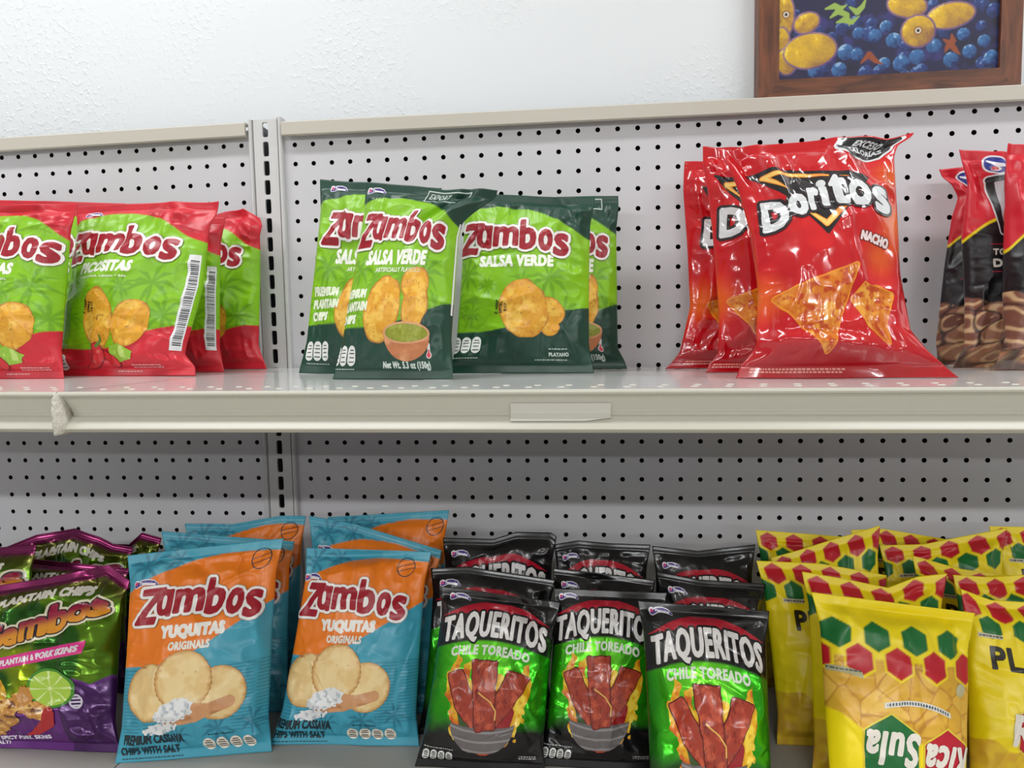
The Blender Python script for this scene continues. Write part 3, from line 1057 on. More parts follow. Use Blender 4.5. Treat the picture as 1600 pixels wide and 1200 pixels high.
def taq_pic():
    b = (2, 114, 4, 104)
    def flame(X, Y):
        f = ell(X, Y, 57, 46, 36, 34) + 5.0 * fbm(X, Y, 10, 5)
        for p, r in (([(26, 62), (22, 78), (27, 92), (24, 98)], [8, 5, 3, 0.4]), ([(34, 72), (36, 86), (44, 92), (50, 90)], [6, 4, 3, 1]), ([(88, 58), (94, 74), (93, 88), (96, 95)], [8, 6, 3, 0.4]), ([(72, 66), (78, 76), (84, 84)], [4, 3, 1])):
            f = np.maximum(f, pathd(X, Y, p, r) + 1.3 * vn(X, Y, 4, 8))
        return np.where(Y > 66, np.maximum(f * 0 - 3, np.where(f > 0, f, f)) , f)
    def fc(x, y):
        n = fbm(x, y, 9, 25)
        c = fill(x.shape, (222, 166, 28)); c = mix(c, (240, 206, 70), sst(0.2, 0.8, n)); c = mix(c, (206, 92, 28), sst(-0.05, -0.7, n)); return mix(c, (186, 74, 40), sst(24, 10, y))
    def roll(p, r): return lambda X, Y: pathd(X, Y, p, r)
    def rc(seed):
        def g(x, y):
            c = fill(x.shape, (158, 58, 40)); c = mix(c, (190, 84, 58), sst(0, .8, fbm(x, y, 7, seed))); return mix(c, (110, 34, 26), sst(0.35, .9, fbm(x * 2.4, y, 6, seed + 3)) * 0.7)
        return g
    bowl = lambda X, Y: np.minimum(np.minimum(ell(X, Y, 57, 38, 30, 30), 38 - 4.5 * np.sqrt(np.clip(1 - ((X - 57) / 30) ** 2, 0, 1)) - Y), Y - 10)
    def bc(x, y):
        c = fill(x.shape, (104, 98, 98)); return mix(c, (146, 140, 140), sst(0.6, 1, np.sin((y + 0.006 * (x - 57) ** 2 * -1) * 0.7)))
    def tube(P, sd): return lambda X, Y: poly(X, Y, P) + 1.6 + 0.7 * vn(X, Y, 6, sd)
    return ([Layer(b, 0.55, flame, fc)],
            [Layer(b, 0.55, lambda X, Y: np.maximum(np.maximum(tube([(20, 77), (30, 82), (53, 46), (47, 34), (31, 50)], 1)(X, Y), tube([(77, 85), (95, 80), (80, 52), (68, 36), (62, 48)], 2)(X, Y)), tube([(42, 93), (63, 93), (64, 64), (67, 34), (52, 32), (47, 62)], 3)(X, Y)) + 0.9, (84, 22, 18)),
             Layer(b, 0.55, tube([(20, 77), (30, 82), (53, 46), (47, 34), (31, 50)], 1), rc(1)), Layer(b, 0.55, tube([(77, 85), (95, 80), (80, 52), (68, 36), (62, 48)], 2), rc(2)), Layer(b, 0.55, lambda X, Y: tube([(42, 93), (63, 93), (64, 64), (67, 34), (52, 32), (47, 62)], 3)(X, Y) + 0.9, (84, 22, 18)), Layer(b, 0.55, tube([(42, 93), (63, 93), (64, 64), (67, 34), (52, 32), (47, 62)], 3), rc(3)),
             Layer((50, 76, 40, 66), 0.3, lambda X, Y: pathd(X, Y, [(50, 66), (62, 58), (68, 50), (68, 42)], 0.6), (226, 180, 90))],
            [Layer(b, 0.5, roll([(38, 48), (44, 34)], [6.5, 8]), (60, 84, 40)), Layer(b, 0.5, roll([(78, 48), (74, 34)], [7, 8]), (150, 30, 36))],
            [Layer(b, 0.55, bowl, bc)])


_fl, _ro, _pe, _bo = taq_pic()
for _l in _fl + _ro + _pe + _bo:
    _l.pts[:, 1] += 9.0
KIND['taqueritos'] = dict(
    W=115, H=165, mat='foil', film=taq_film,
    parts=[('red_arc_print', [Layer((0, 115, 110, 155), 0.45, lambda X, Y: np.minimum(156 - 0.0062 * (X - 57) ** 2 - Y, Y - (146 - 0.0028 * (X - 57) ** 2)), (170, 24, 44))]),
           ('brand_lettering', text_layers([TAQ_TXT], 0.4, [(2.8, (24, 20, 22)), (1.0, (226, 222, 220))], 5)),
           ('flavor_lettering', text_layers([TAQ_TXT2], 0.35, [(0.55, (216, 226, 208))], 2)),
           ('flame_print', _fl), ('pepper_print', _pe), ('rolled_chip_print', _ro), ('bowl_print', _bo),
           ('maker_badge_print', maker_badge(19, 157, 1.0)),
           ('nutrition_print', badges(4, 8, 4, 6.2, 10, (30, 30, 30)) + tiny_lines(4, 32, 20, 1, (180, 180, 178), 3)),
           ('small_lettering', tiny_lines(92, 108, 14, 2, (190, 190, 188), 9))])


def hexes(x, y, top, W, inv=False, sp=27.0, rr=10.2, dv=15.5):
    """a red and a green row of hexagons under the seal"""
    c = None
    R, G = np.full(x.shape, -50.0), np.full(x.shape, -50.0)
    for k in range(-1, 6):
        a = hexagon(x, y, 12 + k * sp, top - 10, rr, 0.95)
        b = hexagon(x, y, 12 - sp / 2 + k * sp, top - 10 - dv, rr, 1.0)
        R = np.maximum(R, b if inv else a); G = np.maximum(G, a if inv else b)
    return R, G


YEL = (242, 217, 14)


def rica_film(x, y):
    c = mix(fill(x.shape, YEL), (226, 200, 12), sst(0.2, 0.8, fbm(x, y, 30, 4)) * 0.5)
    R, G = hexes(x, y, 159, 120)
    c = mix(mix(c, (188, 22, 38), aa(R)), (16, 104, 44), aa(G))
    lo = 44 + 5 * vn(x, y, 18, 7) - y
    return mix(c, (206, 156, 44), aa(lo) * (0.75 + 0.25 * vn(x, y, 6, 9)))


def ripple_chips(x, y, seed):
    """pile of flat chips, each a cell with a browner rim"""
    best = np.full(x.shape, 1e9); second = best.copy(); val = np.zeros(x.shape)
    rs = np.random.RandomState(seed)
    for k in range(46):
        px, py, a, e = rs.uniform(-10, 130), rs.uniform(-5, 130), rs.uniform(0, math.pi), rs.uniform(0.7, 1.3)
        dx, dy = x - px, y - py
        u, v = dx * math.cos(a) + dy * math.sin(a), -dx * math.sin(a) + dy * math.cos(a)
        d = np.hypot(u * e, v / e) + 1.2 * vn(x, y, 7, seed)
        m = d < best
        second = np.where(m, best, np.minimum(second, d)); best = np.where(m, d, best); val = np.where(m, rs.uniform(), val)
    edge = second - best
    c = fill(x.shape, (214, 162, 44)); c = mix(c, (230, 184, 76), val); c = mix(c, (170, 108, 30), sst(1.6, 0.1, edge) * 0.8)
    return mix(c, (190, 130, 34), sst(0.3, 0.9, fbm(x, y, 5, seed)) * 0.5)


def rica_inv_film(x, y):
    c = mix(fill(x.shape, YEL), (226, 200, 12), sst(0.2, 0.8, fbm(x, y, 30, 14)) * 0.5)
    pic = np.minimum(117 - y, y - (62 + 16 * sst(40, 4, x)))
    c2 = ripple_chips(x, y, 5)
    m = aa(pic)[..., None]
    c = c * (1 - m) + c2 * m
    R, G = hexes(x, y, 143, 120, True, 30.0, 11.5, 17.5)
    c = mix(mix(c, (16, 104, 44), aa(G)), YEL, aa(R + 1.6) * (y < 130))
    return mix(c, (188, 22, 38), aa(R))


def script_word(s, x0, x1, y0, y1, rot, t=1.1):
    return text_layers([fit_text(s, x0, x1, y0, y1, 0.18, rot, inset=t)], 0.4, [(t, (226, 220, 208))], 2.5)


def hexpatch(cx, cy, r, rgb):
    b = (cx - r - 3, cx + r + 3, cy - r - 3, cy + r + 3)
    return [Layer(b, 0.5, lambda X, Y: hexagon(X, Y, cx, cy, r + 1.6), (222, 196, 60)), Layer(b, 0.5, lambda X, Y: hexagon(X, Y, cx, cy, r), rgb)]


KIND['rica'] = dict(
    W=120, H=160, mat='satin', film=rica_film,
    parts=[('name_lettering', bold('PLA', 22, 64, 100, 118, (40, 34, 20), 1.0) + bold('PL', 55, 65, 91, 97, (40, 34, 20), 0.5)),
           ('red_hexagon_print', hexpatch(62, 56, 25, (180, 26, 42))),
           ('brand_logo', script_word('Rica', 35, 89, 45, 69, 0, 1.2)),
           ('date_strip_lettering', [Layer((12, 36, 122, 130), 0.35, lambda X, Y: np.minimum(np.minimum(X - 13, 34 - X), np.minimum(Y - 124, 127.6 - Y)), (196, 190, 168))] + tiny_lines(14, 32, 125, 1, (90, 84, 70), 5, hgt=1.4)),
           ('weight_lettering', tiny_lines(66, 84, 14, 2, (210, 204, 190), 3))])
ARCB = lambda x, y: (x, y + 6 - 0.006 * (x - 70) ** 2)
KIND['rica_inverted'] = dict(
    W=120, H=160, mat='satin', film=rica_inv_film,
    parts=[('green_hexagon_print', hexpatch(48, 55, 25, (20, 102, 46))), ('red_hexagon_print', hexpatch(95, 50, 22.5, (182, 26, 44))),
           ('brand_logo', script_word('Sula', 26, 70, 45, 69, 180, 1.15) + script_word('Rica', 74, 115, 39, 62, 176, 1.15)),
           ('banner_lettering', [Layer((38, 106, 70, 96), 0.4, lambda X, Y: np.minimum(1.9 - np.abs(Y - (89 - 0.0065 * (X - 66) ** 2)), np.minimum(X - 43, 99 - X)), (214, 212, 200)),
             Layer((38, 106, 70, 96), 0.25, lambda X, Y: np.minimum(np.minimum(1.0 - np.abs(Y - (89 - 0.0065 * (X - 66) ** 2)), np.minimum(X - 45, 97 - X)), 0.55 * np.sin(X * 2.7) + 0.1 + 0.3 * vn(X, Y, 0.9, 4)), (70, 80, 96))]),
           ('small_lettering', [Layer((2, 34, 98, 114), 0.35, lambda X, Y: np.minimum(2.2 - np.abs(Y - (107 - 0.010 * (X - 12) ** 2)), np.minimum(X - 4, 28 - X)), (176, 170, 130))] + tiny_lines(4, 26, 106.5, 1, (90, 96, 90), 5, hgt=1.2)),
           ('round_mark_print', [Layer((104, 119, 90, 108), 0.35, lambda X, Y: ell(X, Y, 111, 100, 5, 5), (190, 184, 150))])])


def dor_film(x, y):
    c = fill(x.shape, (196, 16, 28))
    c = mix(c, (226, 40, 40), sst(0.0, 0.9, fbm(x, y, 40, 6)) * 0.5)
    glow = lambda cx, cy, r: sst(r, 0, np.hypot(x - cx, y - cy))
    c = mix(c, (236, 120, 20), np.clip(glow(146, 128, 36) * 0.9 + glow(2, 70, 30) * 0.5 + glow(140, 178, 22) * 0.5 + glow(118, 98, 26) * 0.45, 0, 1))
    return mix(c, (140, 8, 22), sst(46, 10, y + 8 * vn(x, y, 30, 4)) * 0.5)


def tri_field(P, rnd):
    return lambda X, Y: poly(X, Y, P) + rnd + 0.9 * vn(X, Y, 8, 3)


def dchip(P, seed, rnd=2.0):
    P = np.array(P, float); a, b = P.min(0) - 6, P.max(0) + 6
    def col(x, y):
        e = poly(x, y, P) + rnd
        n = fbm(x, y, 5, seed); n2 = fbm(x, y, 11, seed + 4)
        c = fill(x.shape, (214, 118, 30)); c = mix(c, (236, 164, 60), sst(0.1, 0.9, n2)); c = mix(c, (186, 52, 20), sst(-0.05, 0.7, n) * 0.85)
        return mix(c, (240, 150, 40), sst(2.0, 0.4, e) * 0.8)
    return Layer((a[0], b[0], a[1], b[1]), 0.55, tri_field(P, rnd), col)


def dor_tri():
    P = [(11, 192), (118, 176), (66, 119)]
    b = (0, 140, 105, 200)
    outer = Layer(b, 0.5, lambda X, Y: poly(X, Y, P) + 1.0, (34, 30, 34))
    def bolt(X, Y):
        f = pathd(X, Y, [(22, 184), (60, 181), (96, 174)], [2.6, 2.0, 0.3])
        f = np.maximum(f, pathd(X, Y, [(22, 184), (30, 174), (37, 166)], [2.4, 1.6, 0.4]))
        f = np.maximum(f, pathd(X, Y, [(44, 154), (54, 140), (66, 128)], [0.6, 1.8, 3.0]))
        return np.maximum(f, pathd(X, Y, [(66, 128), (88, 146), (116, 162)], [3.0, 2.6, 0.5]))
    def bc(x, y):
        c = fill(x.shape, (240, 140, 26)); c = mix(c, (250, 214, 120), sst(0.1, 1.6, bolt(x, y)) * 0.9); return mix(c, (222, 70, 24), sst(-0.1, 0.6, vn(x, y, 14, 6)) * 0.5)
    return [outer], [Layer(b, 0.4, bolt, bc)]


_dt, _db = dor_tri()
DL = [('D', 9, 34, 129, 158, 0.12), ('o', 35, 53, 138, 161, 0.05), ('r', 54, 65, 142, 166, 0.03), ('i', 66, 74, 145, 173, 0.0), ('t', 76, 92, 145, 177, -0.04), ('o', 93, 113, 143, 170, -0.08), ('s', 115, 134, 137, 163, -0.12)]
DL = [fit_text(c, a, b, d, e, s, 0, inset=1.9) for c, a, b, d, e, s in DL]


def dcol(x, y):
    c = fill(x.shape, (214, 216, 218)); return mix(c, (244, 244, 244), sst(-0.1, 0.5, vn(x, y, 10, 3)))


OCT = [(92, 219), (94, 207), (104, 200), (134, 200), (142, 207), (143, 217), (139, 222), (96, 222)]
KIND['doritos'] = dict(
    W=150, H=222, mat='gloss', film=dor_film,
    parts=[('dark_triangle_print', _dt), ('flame_outline_print', _db),
           ('brand_logo', text_layers(DL, 0.45, [(4.6, (46, 38, 42)), (1.9, (222, 224, 226))], 7)),
           ('flavor_lettering', text_layers([fit_text('NACHO', 98, 127, 108, 117, 0, -17, inset=0.7)], 0.35, [(1.7, (120, 30, 24)), (0.7, (226, 206, 206))], 3)),
           ('large_chip_print', [dchip([(12, 67), (90, 89), (60, 20)], 7, 2.5)]), ('small_chip_print', [dchip([(86, 62), (98, 73), (126, 66), (112, 26)], 9, 2.5)]),
           ('warning_label_print', [Layer((86, 149, 192, 226), 0.4, lambda X, Y: poly(X, Y, OCT) + 2.2, (226, 226, 228)), Layer((86, 149, 192, 226), 0.4, lambda X, Y: poly(X, Y, OCT), (26, 26, 28))] +
            bold('EXCESO', 106, 131, 212.8, 217.8, (220, 220, 222), 0.3, 0.3) + bold('CALORÍAS', 102, 136, 203.5, 211, (220, 220, 222), 0.35, 0.3)),
           ('code_lettering', tiny_lines(6, 74, 7, 2, (226, 150, 140), 6, hgt=1.6))])


def curls(x, y, seed):
    best = np.full(x.shape, 1e9); sec = best.copy(); val = np.zeros(x.shape)
    rs = np.random.RandomState(seed)
    for k in range(16):
        px, py, a, e = rs.uniform(-5, 95), rs.uniform(0, 72), rs.uniform(-0.6, 0.6), rs.uniform(0.55, 0.8)
        dx, dy = x - px, y - py
        u, v = dx * math.cos(a) + dy * math.sin(a), -dx * math.sin(a) + dy * math.cos(a)
        d = np.hypot(u * e, v / e) + 2.0 * vn(x, y, 8, seed)
        m = d < best
        sec = np.where(m, best, np.minimum(sec, d)); best = np.where(m, d, best); val = np.where(m, rs.uniform(), val)
    c = fill(x.shape, (112, 66, 58)); c = mix(c, (176, 124, 92), sst(0.2, 0.9, val))
    c = mix(c, (222, 184, 140), sst(0.3, 0.9, np.sin(best * 0.5 + val * 6)) * 0.85)
    return mix(c, (40, 28, 32), sst(3.0, 0.5, sec - best) * 0.85)


def pork_film(x, y):
    c = fill(x.shape, (22, 20, 24))
    yc = curve(x, [(-20, 92), (0, 104), (10, 116), (30, 130), (50, 137), (75, 134), (90, 122), (110, 108)])
    m = aa(62 + 6 * vn(x, y, 16, 3) - y)[..., None]
    c = c * (1 - m) + curls(x, y, 4) * m
    c = mix(c, (232, 206, 18), aa(y - yc + 1.5))
    return mix(c, (204, 20, 40), aa(y - yc - 1.5))


VL = [(34, 172), (62, 172), (54, 122), (46, 122)]
KIND['pork'] = dict(
    W=90, H=200, mat='satin', film=pork_film,
    parts=[('letter_logo', [Layer((22, 76, 110, 182), 0.5, lambda X, Y: poly(X, Y, VL) + 4.2, (214, 214, 216)), Layer((22, 76, 110, 182), 0.5, lambda X, Y: poly(X, Y, VL) + 2.8, (24, 20, 24)), Layer((22, 76, 110, 182), 0.5, lambda X, Y: poly(X, Y, VL) - 2.6, (196, 196, 200))]),
           ('oval_badge_print', [Layer((20, 70, 172, 200), 0.4, lambda X, Y: ell(X, Y, 44, 186, 14, 10, -8), (226, 226, 230)), Layer((20, 70, 172, 200), 0.4, lambda X, Y: ell(X, Y, 44, 186, 12.2, 8.4, -8), (40, 52, 140)),
                                 Layer((20, 70, 172, 200), 0.4, lambda X, Y: np.maximum(pathd(X, Y, [(36, 190), (44, 186), (54, 182)], [1.2, 2.4, 1.0]), ell(X, Y, 41, 181.5, 4.5, 2.4)), (230, 226, 230)), Layer((30, 60, 176, 190), 0.4, lambda X, Y: ell(X, Y, 40, 182, 3.2, 2), (196, 30, 50))]),
           ('name_lettering', bold('TO', 34, 48, 100, 106, (222, 216, 206), 0.4, 0.3) + bold('DE', 34, 52, 89, 97, (222, 216, 206), 0.6, 0.3)),
           ('red_rule_print', [Layer((28, 70, 80, 112), 0.3, lambda X, Y: np.minimum(0.4 - np.minimum(np.abs(Y - 110), np.abs(Y - 85)), np.minimum(X - 32, 62 - X)), (170, 30, 60))])])


def gem_film(x, y):
    n = fbm(x, y, 26, 61)
    c = fill(x.shape, (92, 132, 26))
    c = mix(c, (30, 92, 30), aa(np.maximum(np.maximum(ell(x, y, 58, 142, 24, 22, 30), ell(x, y, 96, 96, 22, 40, -10)), ell(x, y, 50, 92, 30, 26, 20)), 1.0) * 0.85)
    c = mix(c, (190, 206, 20), sst(0.15, 0.8, vn(x, y, 34, 9)) * 0.7 * (y < 168))
    c = mix(c, (84, 66, 26), sst(158, 172, y + 6 * n) * 0.8)
    c = mix(c, (124, 34, 84), aa(y - (177 + 0.02 * (x - 70)), 0.8))
    zig = 70 + 8 * np.abs(((x / 14.0) % 2) - 1) * (x > 96) - 16 * sst(20, 80, x) * 0 - y
    low = np.where(x > 100, zig, 44 + 5 * n + 0.1 * x - y)
    c = mix(c, (104, 44, 126), aa(low, 0.8))
    c = mix(c, (56, 20, 74), aa(low - 3, 0.8) * (x > 100) * 0.8)
    met = 0.75 - 0.35 * aa(low, 0.8)
    return np.concatenate([c, met[..., None]], -1)


GEM_L = []
for ch, a, b, d, e, r in (('G', 22, 44, 112, 138, 10), ('e', 43, 60, 114, 134, 12), ('m', 60, 86, 121, 142, 14), ('b', 85, 104, 126, 158, 16), ('o', 102, 120, 136, 154, 14), ('s', 119, 135, 140, 158, 12)):
    GEM_L.append(fit_text(ch, a, b, d, e, 0.15, r, inset=1.8))


def gem_fill(x, y):
    t = np.clip((y - (112 + (x - 22) * 0.27)) / 20, 0, 1)
    return mix(fill(x.shape, (226, 150, 40)), (150, 26, 60), sst(0.1, 0.75, t))


def gem_logo():
    ls = text_layers(GEM_L, 0.5, [(5.4, (226, 218, 190)), (3.2, (44, 22, 30)), (1.9, (0, 0, 0))], 8)
    l = ls[-1]
    l.col[:, :3] = gem_fill(l.pts[:, 0], l.pts[:, 1])
    return ls


def gem_pic():
    b = (16, 120, 14, 92)
    lime = lambda X, Y: ell(X, Y, 94, 68, 20, 21, 20)
    lime2 = lambda X, Y: ell(X, Y, 94, 68, 17.5, 18.5, 20)
    pork = lambda X, Y: np.maximum(pathd(X, Y, [(34, 24), (54, 44), (72, 62)], [9, 12, 8]), ell(X, Y, 80, 46, 12, 10)) + 2.2 * fbm(X, Y, 5, 3)
    chil = lambda X, Y: pathd(X, Y, [(92, 44), (88, 32), (74, 22), (64, 18)], [4.5, 5.5, 3.5, 0.6])
    chip = lambda X, Y: np.maximum(ell(X, Y, 38, 62, 17, 20, 10), ell(X, Y, 18, 44, 16, 20, 0))
    def yc(x, y):
        c = fill(x.shape, (222, 178, 30)); return mix(c, (180, 120, 24), sst(0.2, 0.8, fbm(x, y, 6, 3)) * 0.7)
    def pc(x, y):
        c = fill(x.shape, (196, 134, 60)); c = mix(c, (232, 184, 104), sst(0.1, .8, fbm(x, y, 4, 8))); return mix(c, (110, 60, 26), sst(-0.2, -0.8, fbm(x, y, 5, 18)))
    def lc(x, y):
        d = np.hypot(x - 94, y - 68); a = np.arctan2(y - 68, x - 94)
        c = fill(x.shape, (170, 204, 70)); return mix(c, (226, 236, 170), np.maximum(sst(0.86, 0.98, np.cos(a * 8)), sst(2.5, 0.5, d)))
    return ([Layer(b, 0.55, chip, yc)], [Layer(b, 0.5, lime, (70, 140, 40)), Layer(b, 0.5, lime2, lc)], [Layer(b, 0.5, pork, pc)], [Layer(b, 0.5, chil, (176, 36, 40))])


_g1, _g2, _g3, _g4 = gem_pic()
KIND['gembos'] = dict(
    W=140, H=190, mat='foil', film=gem_film,
    parts=[('top_lettering', text_layers([fit_text('PLANTAIN CHIPS', 34, 116, 161, 169, 0.12, 0, lambda x, y: (x, y + 4 - 0.003 * (x - 75) ** 2 + 0.03 * (x - 75)))], 0.4, [(0.9, (214, 208, 196))], 3)),
           ('brand_logo', gem_logo()),
           ('pink_banner_print', [Layer((14, 130, 84, 124), 0.45, lambda X, Y: np.minimum(6.4 - np.abs(Y - 100 - 0.18 * (X - 70)), np.minimum(X - 22, 122 - X)), (226, 56, 142))] + text_layers([fit_text('SPICY PLANTAIN & PORK SKINS', 26, 118, 97.2, 103.0, 0.15, 10.2)], 0.35, [(0.45, (238, 224, 232))], 2)),
           ('plantain_print', _g1), ('lime_print', _g2), ('pork_skin_print', _g3), ('chili_print', _g4),
           ('round_mark_print', [Layer((106, 122, 40, 66), 0.35, lambda X, Y: np.minimum(ell(X, Y, 114, 53, 5.6, 7.6), np.maximum(0.7 - np.abs(ell(X, Y, 114, 53, 5.6, 7.6) - 0.8), 0.8 * np.sin(Y * 1.7))), (206, 198, 214))]),
           ('bottom_lettering', bold('CHIPS & SPICY PORK SKINS', 10, 84, 11, 15.5, (216, 206, 222), 0.35, 0.3, rot=4) + bold('AND SALT!', 10, 40, 4, 8.5, (216, 206, 222), 0.35, 0.3, rot=4))])


# ------------------------------------------------------------------ the bags themselves
class Surf:
    """pillow bag: four seam corners in space, bulging front and back with folds and creases"""
    def __init__(s, K, co, T, seed, el=None, er=None, te=None, wr=1.25, step=1.0, dents=()):
        s.K = K
        W, H = K['W'], K['H']
        nu, nv = int(W / step) + 1, int(H / step) + 1
        s.nu, s.nv = nu, nv
        u = np.linspace(0, 1, nu); v = np.linspace(0, 1, nv)
        U, V = np.meshgrid(u, v)
        TL, TR, BL, BR = [np.asarray(p, float) for p in co]
        eL = np.interp(V, *zip(*(el or [(0, 0), (.07, .015), (.16, .035), (.5, .04), (.84, .035), (.94, .012), (1, 0)])))
        eR = np.interp(V, *zip(*(er or [(0, 0), (.07, -.015), (.16, -.035), (.5, -.04), (.84, -.035), (.94, -.012), (1, 0)])))
        for e in (eL, eR):
            k = max(2, nv // 40)
            col = e[:, 0].copy()
            for _ in range(k):
                col[1:-1] = (col[:-2] + 2 * col[1:-1] + col[2:]) / 4
            e[:] = col[:, None]
        S = eL * (1 - U) + (1 + eR) * U
        right = (TR + BR - TL - BL) / 2; up = (TL + TR - BL - BR) / 2
        w, h = np.linalg.norm(right), np.linalg.norm(up)
        s.w, s.h = w, h
        n = np.cross(right, up); n /= np.linalg.norm(n)
        uph = up / h
        P = ((1 - S) * (1 - V))[..., None] * BL + (S * (1 - V))[..., None] * BR + ((1 - S) * V)[..., None] * TL + (S * V)[..., None] * TR
        rs = np.random.RandomState(seed)
        X, Y = U * W, V * H
        if te is not None:
            P = P + uph * (np.interp(U, *zip(*te)) * sst(0.72, 1.0, V))[..., None]
        vs = 0.052
        t = np.clip((V - vs * 0.9) / (1 - 2 * vs * 0.9), 0, 1)
        bu = np.clip(1 - (2 * U - 1) ** 2, 0, 1) ** 0.62
        cv = np.clip(np.sin(math.pi * t ** 0.86), 0, 1) ** 0.62
        s.bul = bu * cv
        ed = 1 - np.minimum(bu, 1) * 0.65
        mm = sst(0, 0.09, np.minimum(U, 1 - U)) * sst(0, 0.05, t) * sst(0, 0.05, 1 - t)
        o = seed * 131.7
        gl = K['mat'] == 'gloss'
        def relief(sd):
            q = X + 6 * vn(X, Y, 26, sd + 1); r_ = Y + 6 * vn(X, Y, 26, sd + 2)
            d = 2.6 * vn(q, r_, 52, sd + 3) + 1.5 * (1 - 2 * np.abs(vn(q, r_, 30, sd + 4))) * (0.35 + ed)
            d += ((0.3 if gl else 0.7) * (1 - 2 * np.abs(vn(q, r_, 14, sd + 5))) * (0.15 + ed) + (0.06 if gl else 0.2) * vn(q, r_, 6, sd + 6) * ed)
            # pleats running down from the top seal and up from the bottom one
            top, bot = np.exp(-(1 - t) / 0.13), np.exp(-t / 0.13)
            fan = X + (X - W / 2) * 0.25 * (1 - t)
            d += 1.6 * top * (1 - 2 * np.abs(vn(fan, Y * 0.18, 11, sd + 7))) + 1.3 * bot * (1 - 2 * np.abs(vn(X, Y * 0.2, 12, sd + 8)))
            # puckers at the sides
            sd_ = np.exp(-np.minimum(U, 1 - U) / 0.10)
            d += 1.3 * sd_ * (1 - 2 * np.abs(vn(X * 0.25, Y + 0.25 * X, 13, sd + 9)))
            # a few sharp creases
            r2 = np.random.RandomState(sd % 100003)
            for k in range(20 if gl else 17):
                cx, cy = r2.uniform(0, W), r2.choice([r2.uniform(0, H * 0.3), r2.uniform(H * 0.6, H), r2.uniform(0, H)])
                a = r2.uniform(0, math.pi); L = r2.uniform(14, 46) * (1.3 if gl else 1); A = r2.uniform(0.5, 1.6) * r2.choice([-1, 1]); wd_ = r2.uniform(1.6, 6.0)
                dx, dy = X - cx, Y - cy
                p, q2 = dx * math.cos(a) + dy * math.sin(a), -dx * math.sin(a) + dy * math.cos(a) + 0.004 * dx * dx * r2.uniform(-1, 1)
                d += A * np.exp(-np.abs(q2) / wd_) * np.exp(-(p / L) ** 2)
            return d * 1.3e-3 * wr * mm * (w / (W * 1e-3))
        seal_w = 0.0009 * np.sin(X / W * 9 + rs.uniform(0, 6)) + 0.0012 * vn(X, Y * 0.2, 30, seed)   # the seals wave a little
        flat = 1 - np.clip(cv * 1.4, 0, 1)
        P = P + n * (seal_w * flat)[..., None]
        crimp = 0.00016 * np.sin(Y * 2 * math.pi / 2.0) * ((V < vs) | (V > 1 - vs)) * (1 if K['mat'] != 'gloss' else 0.7)
        for du, dv, ru, rv, ro, mm_ in dents:                    # big folds: the whole sheet is pushed back or forward
            c_, s_ = math.cos(math.radians(ro)), math.sin(math.radians(ro))
            a_, b_ = (U - du) * W, (V - dv) * H
            P = P + n * (mm_ * 1e-3 * np.exp(-((a_ * c_ + b_ * s_) / ru) ** 2 - ((-a_ * s_ + b_ * c_) / rv) ** 2))[..., None]
        s.F = P + n * (T * 0.5 * s.bul + relief(seed + 11) + 0.00035 + crimp)[..., None]
        s.B = P - n * (T * 0.5 * s.bul * 0.92 + relief(seed + 57) * 0.6 + 0.00035 + crimp)[..., None]
        s.U, s.V = U, V
        gu = np.gradient(s.F, axis=1); gv = np.gradient(s.F, axis=0)
        N = np.cross(gu, gv); s.N = N / (np.linalg.norm(N, axis=-1, keepdims=True) + 1e-12)
        s.vs = vs

    def map(s, u, v, off):
        x = np.clip(u, 0, 1) * (s.nu - 1); y = np.clip(v, 0, 1) * (s.nv - 1)
        i = np.minimum(x.astype(int), s.nu - 2); j = np.minimum(y.astype(int), s.nv - 2)
        fx, fy = (x - i)[:, None], (y - j)[:, None]
        def bl(A): return (A[j, i] * (1 - fx) + A[j, i + 1] * fx) * (1 - fy) + (A[j + 1, i] * (1 - fx) + A[j + 1, i + 1] * fx) * fy
        n = bl(s.N)
        return bl(s.F) + n * off


def strip_faces(nu, j0, j1, base, flip=False):
    j = np.arange(j0, j1)[:, None]; i = np.arange(nu - 1)[None]
    a = base + (j - j0) * nu + i
    q = np.stack([a, a + 1, a + nu + 1, a + nu], -1).reshape(-1, 4)
    return q[:, ::-1] if flip else q


